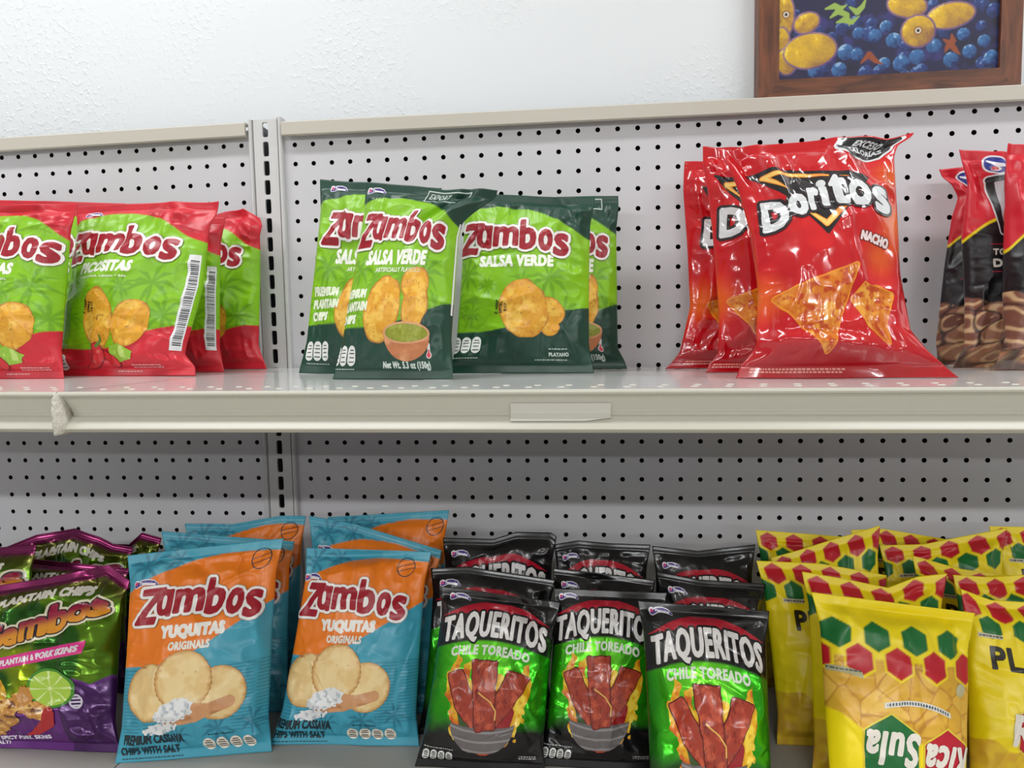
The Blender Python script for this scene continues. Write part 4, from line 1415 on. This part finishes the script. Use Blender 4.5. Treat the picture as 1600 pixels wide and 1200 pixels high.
def make_bag(kind, co, T, seed, label, group, cat='chip bag', name='chip_bag', dx=0.0, dy=0.0, step=1.0, parts=None, **kw):
    K = KIND[kind]
    S = Surf(K, co, T, seed, step=step, **kw)
    W, H = K['W'], K['H']
    base = (np.asarray(co[2]) + np.asarray(co[3])) / 2
    root = empty(name, base)
    tag(root, label, cat, group)
    X, Y = S.U * W - dx, S.V * H - dy
    c = K['film'](X, Y)
    if c.shape[-1] == 3: c = np.concatenate([c, np.zeros(c.shape[:2] + (1,))], -1)
    nu, nv = S.nu, S.nv
    jb, jt = int(round(S.vs * (nv - 1))), int(round((1 - S.vs) * (nv - 1)))
    mat = M[K['mat']]
    for nm, j0, j1 in (('pouch', jb, jt), ('bottom_seal', 0, jb), ('top_seal', jt, nv - 1)):
        n = (j1 - j0 + 1) * nu
        F, B = S.F[j0:j1 + 1].reshape(-1, 3), S.B[j0:j1 + 1].reshape(-1, 3)
        cf = c[j0:j1 + 1].reshape(-1, 4)
        v = np.concatenate([F, B]) - base
        q = [strip_faces(nu, j0, j1, 0), strip_faces(nu, j0, j1, n, True)]
        r = np.arange(j1 - j0)                                   # close the two sides
        l0 = r * nu
        q.append(np.stack([l0, l0 + nu, n + l0 + nu, n + l0], 1)); l1 = l0 + nu - 1
        q.append(np.stack([l1 + nu, l1, n + l1, n + l1 + nu], 1))
        if nm != 'pouch':                                        # cut edge of the seal
            e = (j1 - j0) * nu if nm == 'top_seal' else 0
            k = np.arange(nu - 1) + e
            ed = np.stack([k, k + 1, n + k + 1, n + k], 1)
            q.append(ed if nm == 'top_seal' else ed[:, ::-1])
        mesh_from(nm, v, [np.concatenate(q)], [mat], root, smooth=True, cols=np.concatenate([cf, cf]))
    for nm, layers in K['parts']:
        if parts is not None and nm not in parts: continue
        vv, cc, byn, nb = [], [], {}, 0
        for li, L in enumerate(layers):
            if not len(L.pts): continue
            u, v = (L.pts[:, 0] + dx) / W, (L.pts[:, 1] + dy) / H
            ok = (u > 0.004) & (u < 0.996) & (v > 0.004) & (v < 0.996)
            if not ok.any(): continue
            pl = [p[ok[p].all(1)] for p in L.polys]
            pl = [p for p in pl if len(p)]
            if not pl: continue
            used = np.unique(np.concatenate([p.ravel() for p in pl]))
            re = np.zeros(len(u), int); re[used] = np.arange(len(used))
            vv.append(S.map(u[used], v[used], 0.00022 + 0.00013 * li + (0.0001 if nm in ('rolled_chip_print', 'bowl_print', 'dip_bowl_print', 'salt_scoop_print', 'pepper_and_lime_print', 'lime_print', 'brand_logo', 'flame_outline_print', 'date_stamp_lettering') else 0)
                            + {'bowl_print': .0003, 'rolled_chip_print': .0002, 'pepper_print': .00012, 'brand_logo': .0004, 'brand_lettering': .0001, 'salt_scoop_print': .0003, 'dip_bowl_print': .0002, 'pepper_and_lime_print': .0002, 'date_stamp_lettering': .0003, 'pork_skin_print': .0004, 'lime_print': .0002, 'chili_print': .0007, 'nutrition_print': .0001}.get(nm, 0)) - base)
            cc.append(L.col[used])
            for p in pl: byn.setdefault(p.shape[1], []).append(re[p] + nb)
            nb += len(used)
        if not vv: continue
        mesh_from(nm, np.concatenate(vv), [np.concatenate(g) for g in byn.values()], [mat], root, smooth=True, cols=np.concatenate(cc))
    return root


def bag(kind, TL, TR, BL, BR, Yt, Yb, label, group, T=0.036, upper=True, **kw):
    """corners as photograph pixels with their depths; the bottom corners are then stood on the shelf"""
    tl, tr = at(*TL, Yt[0]), at(*TR, Yt[1])
    bl, br = at(*BL, Yb[0]), at(*BR, Yb[1])
    for p in (bl, br):
        p[2] = (shelf_z(p[0], p[1]) if upper else DECK_Z) + 0.0006
    return make_bag(kind, (tl, tr, bl, br), T, kw.pop('seed'), label, group, **kw)


FAST = ('brand_logo', 'brand_lettering', 'flavor_lettering', 'chip_print', 'red_arc_print', 'maker_badge_print', 'top_lettering', 'red_hexagon_print', 'name_lettering', 'date_strip_lettering', 'round_seal_print', 'cracker_print', 'flame_print', 'oval_badge_print', 'letter_logo', 'large_chip_print', 'dark_triangle_print', 'pink_banner_print', 'premium_lettering', 'code_lettering', 'barcode_print', 'pepper_and_lime_print', 'dip_bowl_print', 'gauge_print')
B = 1.4
# --- upper shelf: red topped lime bags
g = 'red topped lime plantain chip bags'
bag('picositas', (-80, 322), (121, 318), (-112, 592), (100, 592), (-.20, -.20), (-.23, -.226), 'lime and red plantain chip bag cut off by the left edge of the photo', g, seed=3, dents=[(.55, .95, 30, 5, 6, -4), (.8, .92, 6, 16, 40, 4)], T=.044, dx=5)
bag('picositas', (119, 323), (337, 313), (82, 589), (306, 588), (-.15, -.15), (-.182, -.186), 'lime and red plantain chip bag seen whole, with a barcode strip down its right side', g, seed=8, dents=[(.95, .96, 18, 14, -20, -7), (.78, .93, 5, 22, 40, 4), (.5, .88, 5, 24, -50, 3), (.9, .1, 14, 8, 20, -6)], T=.046, dx=-13,
    er=[(0, 0.0), (.05, -.01), (.12, -.10), (.3, -.06), (.5, -.02), (.85, -.02), (.93, 0), (1, .01)])
bag('picositas', (165, 336), (352, 340), (150, 583), (350, 581), (-.095, -.095), (-.118, -.115), 'lime and red bag mostly hidden right behind the bag with the barcode strip', g, seed=12, T=.034, dx=-13, step=B, parts=FAST)
bag('picositas', (-15, 312), (197, 318), (-20, 580), (200, 580), (-.035, -.035), (-.05, -.05), 'lime and red bag showing only its red top edge behind the two front ones', g, seed=14, T=.034, step=B, parts=FAST)
bag('picositas', (228, 334), (410, 329), (222, 578), (414, 576), (-.030, -.030), (-.05, -.05), 'rearmost lime and red bag with crumpled top corner beside the slotted upright', g, seed=19, dents=[(.8, .95, 10, 14, -30, -8), (.92, .9, 8, 14, 20, 7)], T=.036, dx=-10, parts=tuple(p for p in FAST if p != 'barcode_print'),
    te=[(0, 0), (.55, -.006), (.7, 0.0), (.85, .004), (1, -.010)], er=[(0, .02), (.06, -.01), (.15, -.05), (.5, -.03), (.86, -.02), (.95, .0), (1, -.02)])
# --- dark green topped bags
g = 'dark green topped lime chip bags'
bag('salsa_front', (500, 280), (690, 294), (468, 584), (662, 590), (-.115, -.14), (-.145, -.185), 'leftmost of the dark green topped lime bags, partly covered', g, seed=23, dents=[(.3, .84, 5, 20, 25, 4), (.55, .8, 5, 26, -20, -4)], T=.036, dx=4)
bag('salsa_front', (572, 284), (722, 291), (519, 591), (708, 595), (-.222, -.222), (-.25, -.264), 'frontmost dark green and lime chip bag with dip bowl and twisted top corner', g, seed=29, dents=[(1.05, .97, 30, 16, 20, -16), (.70, .85, 6, 34, -28, -8), (.88, .84, 9, 20, -25, 7), (.5, .93, 40, 4, 4, -3)], T=.044, dx=-6, wr=1.15,
    er=[(0, 0), (.06, -.005), (.2, -.03), (.5, -.02), (.72, -.01), (.80, .02), (.86, .12), (.93, .24), (.97, .32), (1, .34)], te=[(0, 0), (.3, -.002), (.62, -.004), (.8, -.001), (1, .002)])
bag('salsa_back', (722, 303), (930, 309), (702, 585), (928, 584), (-.13, -.13), (-.155, -.158), 'dark green and lime chip bag with one big round chip and no dip bowl', g, seed=37, dents=[(.86, .86, 7, 30, 30, -5), (.72, .8, 6, 20, -40, 4), (.9, .72, 5, 22, 20, 4)], T=.042, dx=-14)
bag('salsa_front', (798, 309), (966, 306), (782, 576), (976, 574), (-.045, -.045), (-.065, -.062), 'dark green and lime chip bag half hidden at the rear, beside bare pegboard', g, seed=41, T=.034, dx=-3, step=B,
    er=[(0, .02), (.05, -.0), (.12, -.05), (.3, -.045), (.8, -.03), (.93, .0), (1, 0)])
# --- red tortilla chip bags
g = 'glossy red tortilla chip bags'
bag('doritos', (1122, 233), (1393, 209), (1150, 592), (1440, 595), (-.215, -.215), (-.268, -.282), 'frontmost glossy red tortilla chip bag with its whole logo and two chips showing', g, seed=43, dents=[(.86, .93, 12, 30, -20, -12), (.68, .9, 6, 26, 30, 6), (.1, .9, 7, 30, 10, -9), (.24, .8, 6, 40, 8, 5), (.35, .12, 60, 8, -6, 9), (.2, .3, 8, 40, -14, 6), (.62, .45, 5, 60, 6, 4)], T=.056, wr=1.15, dx=2,
    el=[(0, 0), (.05, .03), (.12, .12), (.35, .165), (.6, .15), (.8, .10), (.92, .05), (.97, .01), (1, 0)],
    er=[(0, .19), (.04, .13), (.1, .05), (.18, -.03), (.4, -.05), (.7, -.02), (.9, -.0), (.95, .03), (.985, .12), (1, .13)])
bag('doritos', (1098, 229), (1345, 236), (1102, 584), (1330, 586), (-.135, -.135), (-.165, -.165), 'middle glossy red tortilla chip bag, only its left half and the first letter showing', g, seed=47, dents=[(.12, .9, 8, 30, 8, -6), (.2, .55, 7, 50, 4, 6), (.25, .22, 12, 12, 0, 9), (.15, .1, 14, 8, 20, -6)], T=.046, wr=1.15, dx=-2,
    el=[(0, 0), (.04, .03), (.08, .09), (.25, .10), (.6, .06), (.8, .03), (.93, 0), (1, 0)])
bag('doritos', (1070, 252), (1300, 258), (1039, 574), (1275, 576), (-.05, -.05), (-.068, -.066), 'rearmost glossy red tortilla chip bag against the pegboard, a narrow strip showing', g, seed=53, dents=[(.1, .8, 7, 40, 6, 5), (.14, .35, 8, 40, -8, 5)], T=.040, wr=1.1, dx=8, step=B,
    el=[(0, 0), (.03, .04), (.08, .09), (.3, .13), (.6, .07), (.85, .01), (.95, 0), (1, 0)])
# --- black and red pork rind bags
g = 'tall black and red snack bags'
EL = [(0, 0), (.03, .05), (.12, .02), (.5, .12), (.75, .20), (.85, .28), (.92, .2), (.96, .08), (1, .04)]
bag('pork', (1464, 264), (1590, 256), (1460, 566), (1575, 568), (-.035, -.035), (-.055, -.055), 'leftmost tall black and red snack bag, shortest one with a blue oval badge', g, seed=59, dents=[(.15, .9, 9, 18, 20, -7), (.5, .93, 8, 24, 0, 6)], T=.034, dx=-16, wr=1.2, el=EL, step=B)
bag('pork', (1500, 233), (1634, 244), (1489, 571), (1612, 573), (-.10, -.10), (-.125, -.125), 'tall black and red snack bag between two like it, white lettering on black', g, seed=61, dents=[(.2, .84, 8, 22, 20, -9), (.45, .9, 7, 30, -10, 7), (.6, .8, 6, 26, 15, -6)], T=.044, wr=1.2, dx=-10,
    el=[(0, 0), (.03, .04), (.1, .14), (.3, .13), (.6, .06), (.85, .11), (.93, .05), (1, 0)])
bag('pork', (1578, 222), (1712, 236), (1547, 573), (1680, 577), (-.145, -.145), (-.175, -.175), 'tall black and red snack bag cut off by the right edge of the photo', g, seed=67, dents=[(.1, .85, 8, 30, 10, -6), (.3, .9, 7, 30, -10, 6)], T=.05, wr=1.2, dx=2,
    el=[(0, 0), (.04, .08), (.15, .16), (.35, .08), (.7, .02), (.9, .0), (1, 0)])
# --- lower shelf: purple and green foil bags
L = dict(upper=False)
g = 'purple and green foil snack bags'
bag('gembos', (-48, 916), (203, 888), (-40, 1195), (186, 1192), (-.275, -.275), (-.33, -.33), 'frontmost purple and green foil bag with a pink banner and lime', g, seed=71, dents=[(.8, .9, 7, 22, 30, -6), (.92, .84, 6, 16, -20, 6), (.75, .6, 6, 60, 4, 4)], T=.046, te=[(0, -.004), (.5, 0), (.87, .006), (1, -.012)], wr=1.2, dx=-2, **L)
bag('gembos', (-160, 866), (58, 851), (-150, 1165), (60, 1165), (-.225, -.225), (-.275, -.272), 'foil bag at the far left edge, its magenta top just behind the frontmost one', g, seed=73, T=.034, step=B, parts=FAST, wr=1.2, **L)
bag('gembos', (-2, 868), (202, 888), (5, 1140), (208, 1140), (-.195, -.195), (-.235, -.235), 'foil bag squeezed directly behind the one with the pink banner, dull purple top', g, seed=79, T=.032, step=B, parts=FAST, wr=1.2, **L)
bag('gembos', (8, 848), (208, 850), (10, 1120), (208, 1120), (-.15, -.15), (-.185, -.185), 'foil bag with a crumpled magenta top, tallest at the back of its cluster', g, seed=83, T=.032, step=B, parts=FAST, wr=1.3, te=[(0, -.006), (.25, .010), (.55, .018), (.75, .008), (.85, .0), (1, -.004)], **L)
bag('gembos', (88, 846), (252, 838), (92, 1100), (250, 1100), (-.105, -.105), (-.135, -.135), 'foil bag farthest back, a small magenta corner beside the teal bags', g, seed=89, T=.032, step=B, parts=FAST, wr=1.3, te=[(0, 0), (.7, -.008), (.82, .006), (1, -.002)], **L)
# --- teal and orange bags
g = 'teal and orange cassava chip bags'
bag('yuquitas', (198, 868), (443, 841), (178, 1192), (425, 1172), (-.288, -.262), (-.345, -.318), 'front teal and orange cassava bag on the left, next to the foil bags', g, seed=97, dents=[(.2, .9, 6, 22, -40, 4), (.55, .86, 5, 26, 50, -3), (.9, .7, 5, 30, 10, 3)], T=.044, **L)
bag('yuquitas', (252, 830), (460, 846), (262, 1125), (456, 1130), (-.22, -.22), (-.265, -.258), 'teal and orange bag in the middle of the left row of three', g, seed=101, T=.034, step=B, parts=FAST, **L)
bag('yuquitas', (290, 818), (478, 806), (300, 1095), (474, 1095), (-.17, -.17), (-.205, -.205), 'rearmost teal and orange bag of the left row, in front of the upright', g, seed=103, T=.034, step=B, parts=FAST, te=[(0, 0), (.4, -.004), (.8, .002), (1, 0)], **L)
bag('yuquitas', (479, 856), (674, 862), (424, 1165), (655, 1172), (-.25, -.245), (-.308, -.302), 'front teal and orange cassava bag beside the green and black bags', g, seed=107, dents=[(.5, .97, 40, 6, 3, -6), (.85, .8, 5, 26, 10, 3)], T=.044, dx=-8, **L)
bag('yuquitas', (483, 806), (690, 860), (470, 1120), (680, 1120), (-.21, -.21), (-.252, -.252), 'teal and orange bag with a slanting top, middle of the right row of three', g, seed=109, T=.034, step=B, parts=FAST, te=[(0, 0), (.35, .004), (1, 0)], **L)
bag('yuquitas', (512, 808), (702, 797), (510, 1085), (700, 1085), (-.165, -.165), (-.20, -.20), 'rearmost teal and orange bag of the right row, next to the black tops', g, seed=113, T=.034, step=B, parts=FAST, dx=3, **L)
# --- green and black bags, three rows of three
g = 'green and black rolled chip bags'
bag('taqueritos', (690, 916), (876, 941), (648, 1212), (852, 1216), (-.283, -.283), (-.33, -.33), 'front green and black bag right beside the teal and orange bags', g, seed=127, dents=[(.75, .9, 6, 24, 40, -5), (.9, .86, 6, 26, 20, 4), (.4, .95, 30, 4, 3, -3), (.8, .45, 5, 36, 30, 4)], T=.042, wr=1.25, **L)
bag('taqueritos', (674, 881), (868, 906), (652, 1175), (856, 1178), (-.24, -.24), (-.285, -.285), 'middle black topped bag of the column beside the teal and orange bags', g, seed=131, dy=-8, T=.034, step=B, parts=FAST, wr=1.3, te=[(0, -.004), (.3, .002), (1, 0)], **L)
bag('taqueritos', (692, 840), (870, 838), (680, 1130), (862, 1130), (-.195, -.195), (-.235, -.235), 'rearmost black topped bag of the column beside the teal and orange bags', g, seed=137, dy=-8, T=.032, step=B, parts=FAST, wr=1.3, te=[(0, 0), (.45, -.002), (.65, .005), (.95, .004), (1, 0)], **L)
bag('taqueritos', (866, 919), (1042, 926), (842, 1208), (1034, 1210), (-.272, -.272), (-.322, -.322), 'front green and black bag in the middle of its three', g, seed=139, dents=[(.2, .78, 5, 18, 30, -4), (.75, .66, 5, 30, -40, 4)], T=.04, wr=1.3, dx=-4, **L)
bag('taqueritos', (864, 887), (1024, 906), (850, 1170), (1020, 1172), (-.23, -.23), (-.275, -.275), 'middle black topped bag of the centre column, open folds at its top', g, seed=149, dy=-8, dents=[(.4, .92, 14, 8, 10, -9), (.7, .88, 10, 8, -20, 7)], T=.034, step=B, parts=FAST, wr=1.5, **L)
bag('taqueritos', (866, 846), (1016, 851), (862, 1130), (1012, 1130), (-.185, -.185), (-.225, -.225), 'rearmost black topped bag of the centre column, against bare pegboard', g, seed=151, dy=-8, T=.032, step=B, parts=FAST, wr=1.4, te=[(0, -.003), (.25, .002), (.6, 0), (1, 0)], **L)
bag('taqueritos', (996, 938), (1202, 955), (1012, 1275), (1216, 1275), (-.32, -.32), (-.375, -.375), 'front green and black bag standing nearest, beside the yellow bags', g, seed=157, dents=[(.15, .6, 5, 40, 12, 4), (.3, .5, 5, 30, -30, -4), (.6, .96, 30, 4, 2, -3)], T=.044, wr=1.2, **L)
bag('taqueritos', (1027, 893), (1196, 912), (1027, 1190), (1200, 1190), (-.238, -.238), (-.280, -.280), 'middle black topped bag of the column beside the yellow bags, lettering half hidden', g, seed=163, dy=-8, T=.036, step=B, wr=1.3, te=[(0, 0), (.4, -.003), (1, 0)], parts=FAST, **L)
bag('taqueritos', (1019, 856), (1180, 853), (1020, 1140), (1184, 1140), (-.19, -.19), (-.23, -.23), 'rearmost black topped bag of the column beside the yellow bags', g, seed=167, T=.034, step=B, parts=FAST, wr=1.4, dy=-11, te=[(0, .002), (.45, -.004), (1, .0015)], **L)
# --- yellow bags
g = 'yellow plantain chip bags with hexagons'
bag('rica_inverted', (1267, 925), (1525, 958), (1300, 1252), (1514, 1252), (-.318, -.318), (-.372, -.372), 'yellow chip bag standing upside down in front, its two logos inverted', g, dx=-3, seed=173, dents=[(.5, .93, 40, 5, 4, -5), (.88, .88, 6, 22, 30, -5), (.12, .84, 6, 24, -25, 4)], T=.048, wr=.9,
    el=[(0, 0), (.2, .02), (.6, .03), (.85, .04), (.93, .02), (1, 0)], **L)
bag('rica', (1254, 893), (1480, 896), (1268, 1200), (1474, 1205), (-.27, -.27), (-.322, -.322), 'yellow chip bag with a dipping top edge directly behind the upside down one', g, seed=179, T=.034, step=1.0, te=[(0, 0), (.3, -.006), (.6, -.013), (.8, -.003), (1, 0)], **L)
bag('rica', (1182, 876), (1385, 892), (1214, 1165), (1405, 1168), (-.228, -.228), (-.278, -.278), 'yellow chip bag beside the black bags, two dark letters showing', g, seed=181, T=.04, dx=2, te=[(0, 0), (.5, .002), (1, -.004)], **L)
bag('rica', (1500, 920), (1705, 946), (1512, 1230), (1705, 1230), (-.29, -.29), (-.338, -.338), 'yellow chip bag at the right edge with three dark letters and a red hexagon', g, seed=191, T=.044, dx=-6, te=[(0, 0), (.25, -.006), (1, 0)], **L)
bag('rica', (1180, 828), (1365, 842), (1190, 1110), (1370, 1110), (-.14, -.14), (-.18, -.18), 'rearmost yellow chip bag on the left, top corner next to bare pegboard', g, seed=193, T=.032, step=1.0, parts=FAST, te=[(0, 0), (.35, 0), (1, 0)], **L)
bag('rica', (1205, 872), (1375, 821), (1215, 1140), (1390, 1130), (-.185, -.185), (-.228, -.228), 'yellow chip bag with its seal tilted up to the right, behind the dark lettered one', g, seed=197, T=.034, step=1.0, parts=FAST, **L)
bag('rica', (1330, 824), (1500, 846), (1335, 1100), (1500, 1100), (-.105, -.105), (-.14, -.14), 'yellow chip bag at the back between the tilted one and the broad seal', g, seed=199, T=.032, step=1.0, parts=FAST, te=[(0, -.003), (.3, .003), (1, 0)], **L)
bag('rica', (1374, 852), (1572, 825), (1385, 1130), (1575, 1125), (-.152, -.152), (-.195, -.195), 'yellow chip bag with a broad straight seal and a full row of green hexagons', g, seed=211, T=.030, step=1.0, parts=FAST, te=[(0, 0), (.35, -.005), (1, 0)], **L)
bag('rica', (1545, 822), (1730, 826), (1550, 1090), (1730, 1090), (-.125, -.125), (-.16, -.16), 'rearmost yellow chip bag in the right corner by the pegboard', g, seed=223, T=.032, step=1.0, parts=FAST, **L)
bag('rica', (1424, 868), (1622, 905), (1440, 1170), (1620, 1170), (-.195, -.195), (-.239, -.239), 'yellow chip bag with a curling left corner under the broad seal', g, seed=227, T=.030, step=1.0, parts=FAST, te=[(0, 0), (.4, -.004), (1, 0)], **L)
bag('rica', (1488, 898), (1694, 893), (1498, 1190), (1690, 1190), (-.240, -.240), (-.284, -.284), 'yellow chip bag just behind the one with three dark letters', g, seed=229, T=.030, step=1.0, parts=FAST, te=[(0, 0), (.3, -.003), (1, 0)], **L)


# ------------------------------------------------------------------ framed fruit painting on the wall
def painting():
    yf = WALL_Y - 0.022
    x0, x1 = at(1185, 150, yf)[0], at(1595, 140, yf)[0]
    zb = at(1390, 140, yf)[2] - 0.018
    fw = at(1217, 120, yf)[0] - at(1185, 120, yf)[0]
    zc0 = at(1390, 115, yf)[2]
    zt = zb + (x1 - x0) * 0.82
    root = empty('framed_painting', ((x0 + x1) / 2, WALL_Y, zb))
    tag(root, 'wood framed painting of yellow fruit on blue berries hung above the shelving', 'painting')
    o = np.array(root.location)
    mv, mh = wood_material('walnut_upright_grain', (6, 6, 1)), wood_material('walnut_level_grain', (1, 6, 6))
    bw = zc0 - zb
    for nm, pts, m in (('frame_side', [(x0, zb), (x0 + fw, zb + bw), (x0 + fw, zt - bw), (x0, zt)], mv), ('frame_side', [(x1 - fw, zb + bw), (x1, zb), (x1, zt), (x1 - fw, zt - bw)], mv),
                       ('frame_rail', [(x0, zb), (x1, zb), (x1 - fw, zb + bw), (x0 + fw, zb + bw)], mh), ('frame_rail', [(x0 + fw, zt - bw), (x1 - fw, zt - bw), (x1, zt), (x0, zt)], mh)):
        mb = MB()
        mb.add([(p[0] - o[0], yf - o[1], p[1] - o[2]) for p in pts] + [(p[0] - o[0], -0.001, p[1] - o[2]) for p in pts],
               [(0, 1, 2, 3), (4, 7, 6, 5), (0, 4, 5, 1), (1, 5, 6, 2), (2, 6, 7, 3), (3, 7, 4, 0)])
        mb.build(nm, m, root)
    # canvas, painted in millimetres
    cw, ch = (x1 - x0 - 2 * fw) * 1000, (zt - zb - 2 * bw) * 1000
    sc = cw / 345.0                                              # photograph pixels across the canvas -> mm
    nx, ny = 330, 300
    X, Y = np.meshgrid(np.linspace(0, cw, nx), np.linspace(0, ch, ny))
    q = lambda px, py: ((px - 1217) * sc, (123 - py - (px - 1217) * 0.046) * sc)
    c = fill(X.shape, (28, 26, 66)); c = mix(c, (54, 50, 118), sst(0.1, 0.8, fbm(X, Y, 22, 3)) * 0.8); c = mix(c, (20, 18, 40), sst(0.1, 0.9, fbm(X, Y, 30, 13)) * 0.8)
    def ball(c, px, py, r, a, b, hi, ry=None, rot=0):
        cx, cy = q(px, py); rr = r * sc; ry = (ry or r) * sc
        e = ell(X, Y, cx, cy, rr, ry, rot)
        t = np.clip(((X - cx) * -0.5 + (Y - cy) * 0.8) / max(rr, ry) * 0.5 + 0.5 + 0.22 * fbm(X, Y, r * sc * 0.5, int(px)) + 0.1 * vn(X, Y, 2.2, int(py) + 400), 0, 1)
        col = fill(X.shape, a) * (1 - t[..., None]) + lin(b) * t[..., None]
        col = mix(col, hi, sst(0.82, 0.97, t) * 0.7)
        m = aa(e, 0.7)[..., None]
        return c * (1 - m) + col * m
    rs = np.random.RandomState(5)
    for k in range(170):
        px, py, r = rs.uniform(1212, 1566), rs.uniform(-330, 118), rs.uniform(8, 13)
        c = ball(c, px, py, r, (16, 18, 60), (46, 70, 140), (120, 160, 206))
    for px, py, r in ((1345, 48, 10), (1371, 52, 10.5), (1388, 38, 10), (1437, 87, 12), (1413, 97, 13), (1386, 97, 10), (1315, 106, 12), (1275, 108, 10), (1400, 60, 12), (1463, 70, 12), (1508, 52, 10), (1540, 63, 10), (1518, 79, 11), (1490, 92, 12), (1552, 88, 11), (1325, 78, 13), (1343, 82, 10)):
        c = ball(c, px, py, r, (18, 34, 92), (66, 124, 184), (170, 206, 230))
    def leaf(c, pts, rgb):
        e = pathd(X, Y, [q(*p) for p in pts], [w * sc for w in (1.5, 5, 4, 0.6)][:len(pts)])
        return mix(c, rgb, aa(e, 0.6))
    for pts in (((1300, 22), (1312, 12), (1326, 18), (1330, 36)), ((1310, 30), (1322, 26), (1334, 30), (1346, 20)), ((1330, 6), (1342, 14), (1350, 6), (1356, -8)), ((1292, 8), (1306, 4), (1316, 8), (1326, 2))):
        c = leaf(c, pts, (150, 178, 80))
    for pts in (((1350, 95), (1362, 82), (1372, 92), (1384, 98)), ((1478, 60), (1488, 66), (1496, 76), (1504, 84)), ((1490, 52), (1492, 62), (1484, 72), (1480, 80))):
        c = leaf(c, pts, (146, 70, 34))
    Yl = ((150, 104, 60), (236, 190, 34), (252, 226, 90))
    for px, py, r, ry, rot in ((1225, 18, 16, 34, 0), (1262, 30, 20, 15, 20), (1222, 60, 12, 22, 0), (1230, 92, 16, 20, 10), (1420, 5, 30, 18, -12), (1268, 75, 41, 27, 6), (1488, 22, 36, 19, 8), (1438, 46, 25, 24, 0), (1340, -60, 40, 26, 20), (1470, -70, 38, 25, -15), (1280, -140, 42, 28, 0), (1400, -190, 40, 27, 30), (1510, -200, 38, 26, -10)):
        c = ball(c, px, py, r + 3, (96, 70, 120), (150, 110, 130), (190, 150, 150), ry + 3, rot)
        c = ball(c, px, py, r, *Yl, ry, rot)
    for px, py in ((1438, 45), (1229, 16)):
        cx, cy = q(px, py); c = mix(c, (150, 100, 40), aa(ell(X, Y, cx, cy, 7 * sc, 7 * sc), 0.6)); c = mix(c, (230, 224, 210), aa(ell(X, Y, cx, cy, 4.5 * sc, 4.5 * sc), 0.5)); c = mix(c, (40, 30, 40), aa(ell(X, Y, cx, cy, 2.6 * sc, 2.8 * sc), 0.5))
    V = np.stack([X / 1000 + x0 + fw - o[0], np.full(X.shape, yf + 0.004 - o[1]), Y / 1000 + zb + bw - o[2]], -1).reshape(-1, 3)
    cols = np.concatenate([c, np.zeros(X.shape + (1,))], -1).reshape(-1, 4)
    mc = film_mat('painted_canvas', 0.55)
    mesh_from('canvas', V, [strip_faces(nx, 0, ny - 1, 0)], [mc], root, cols=cols)


painting()
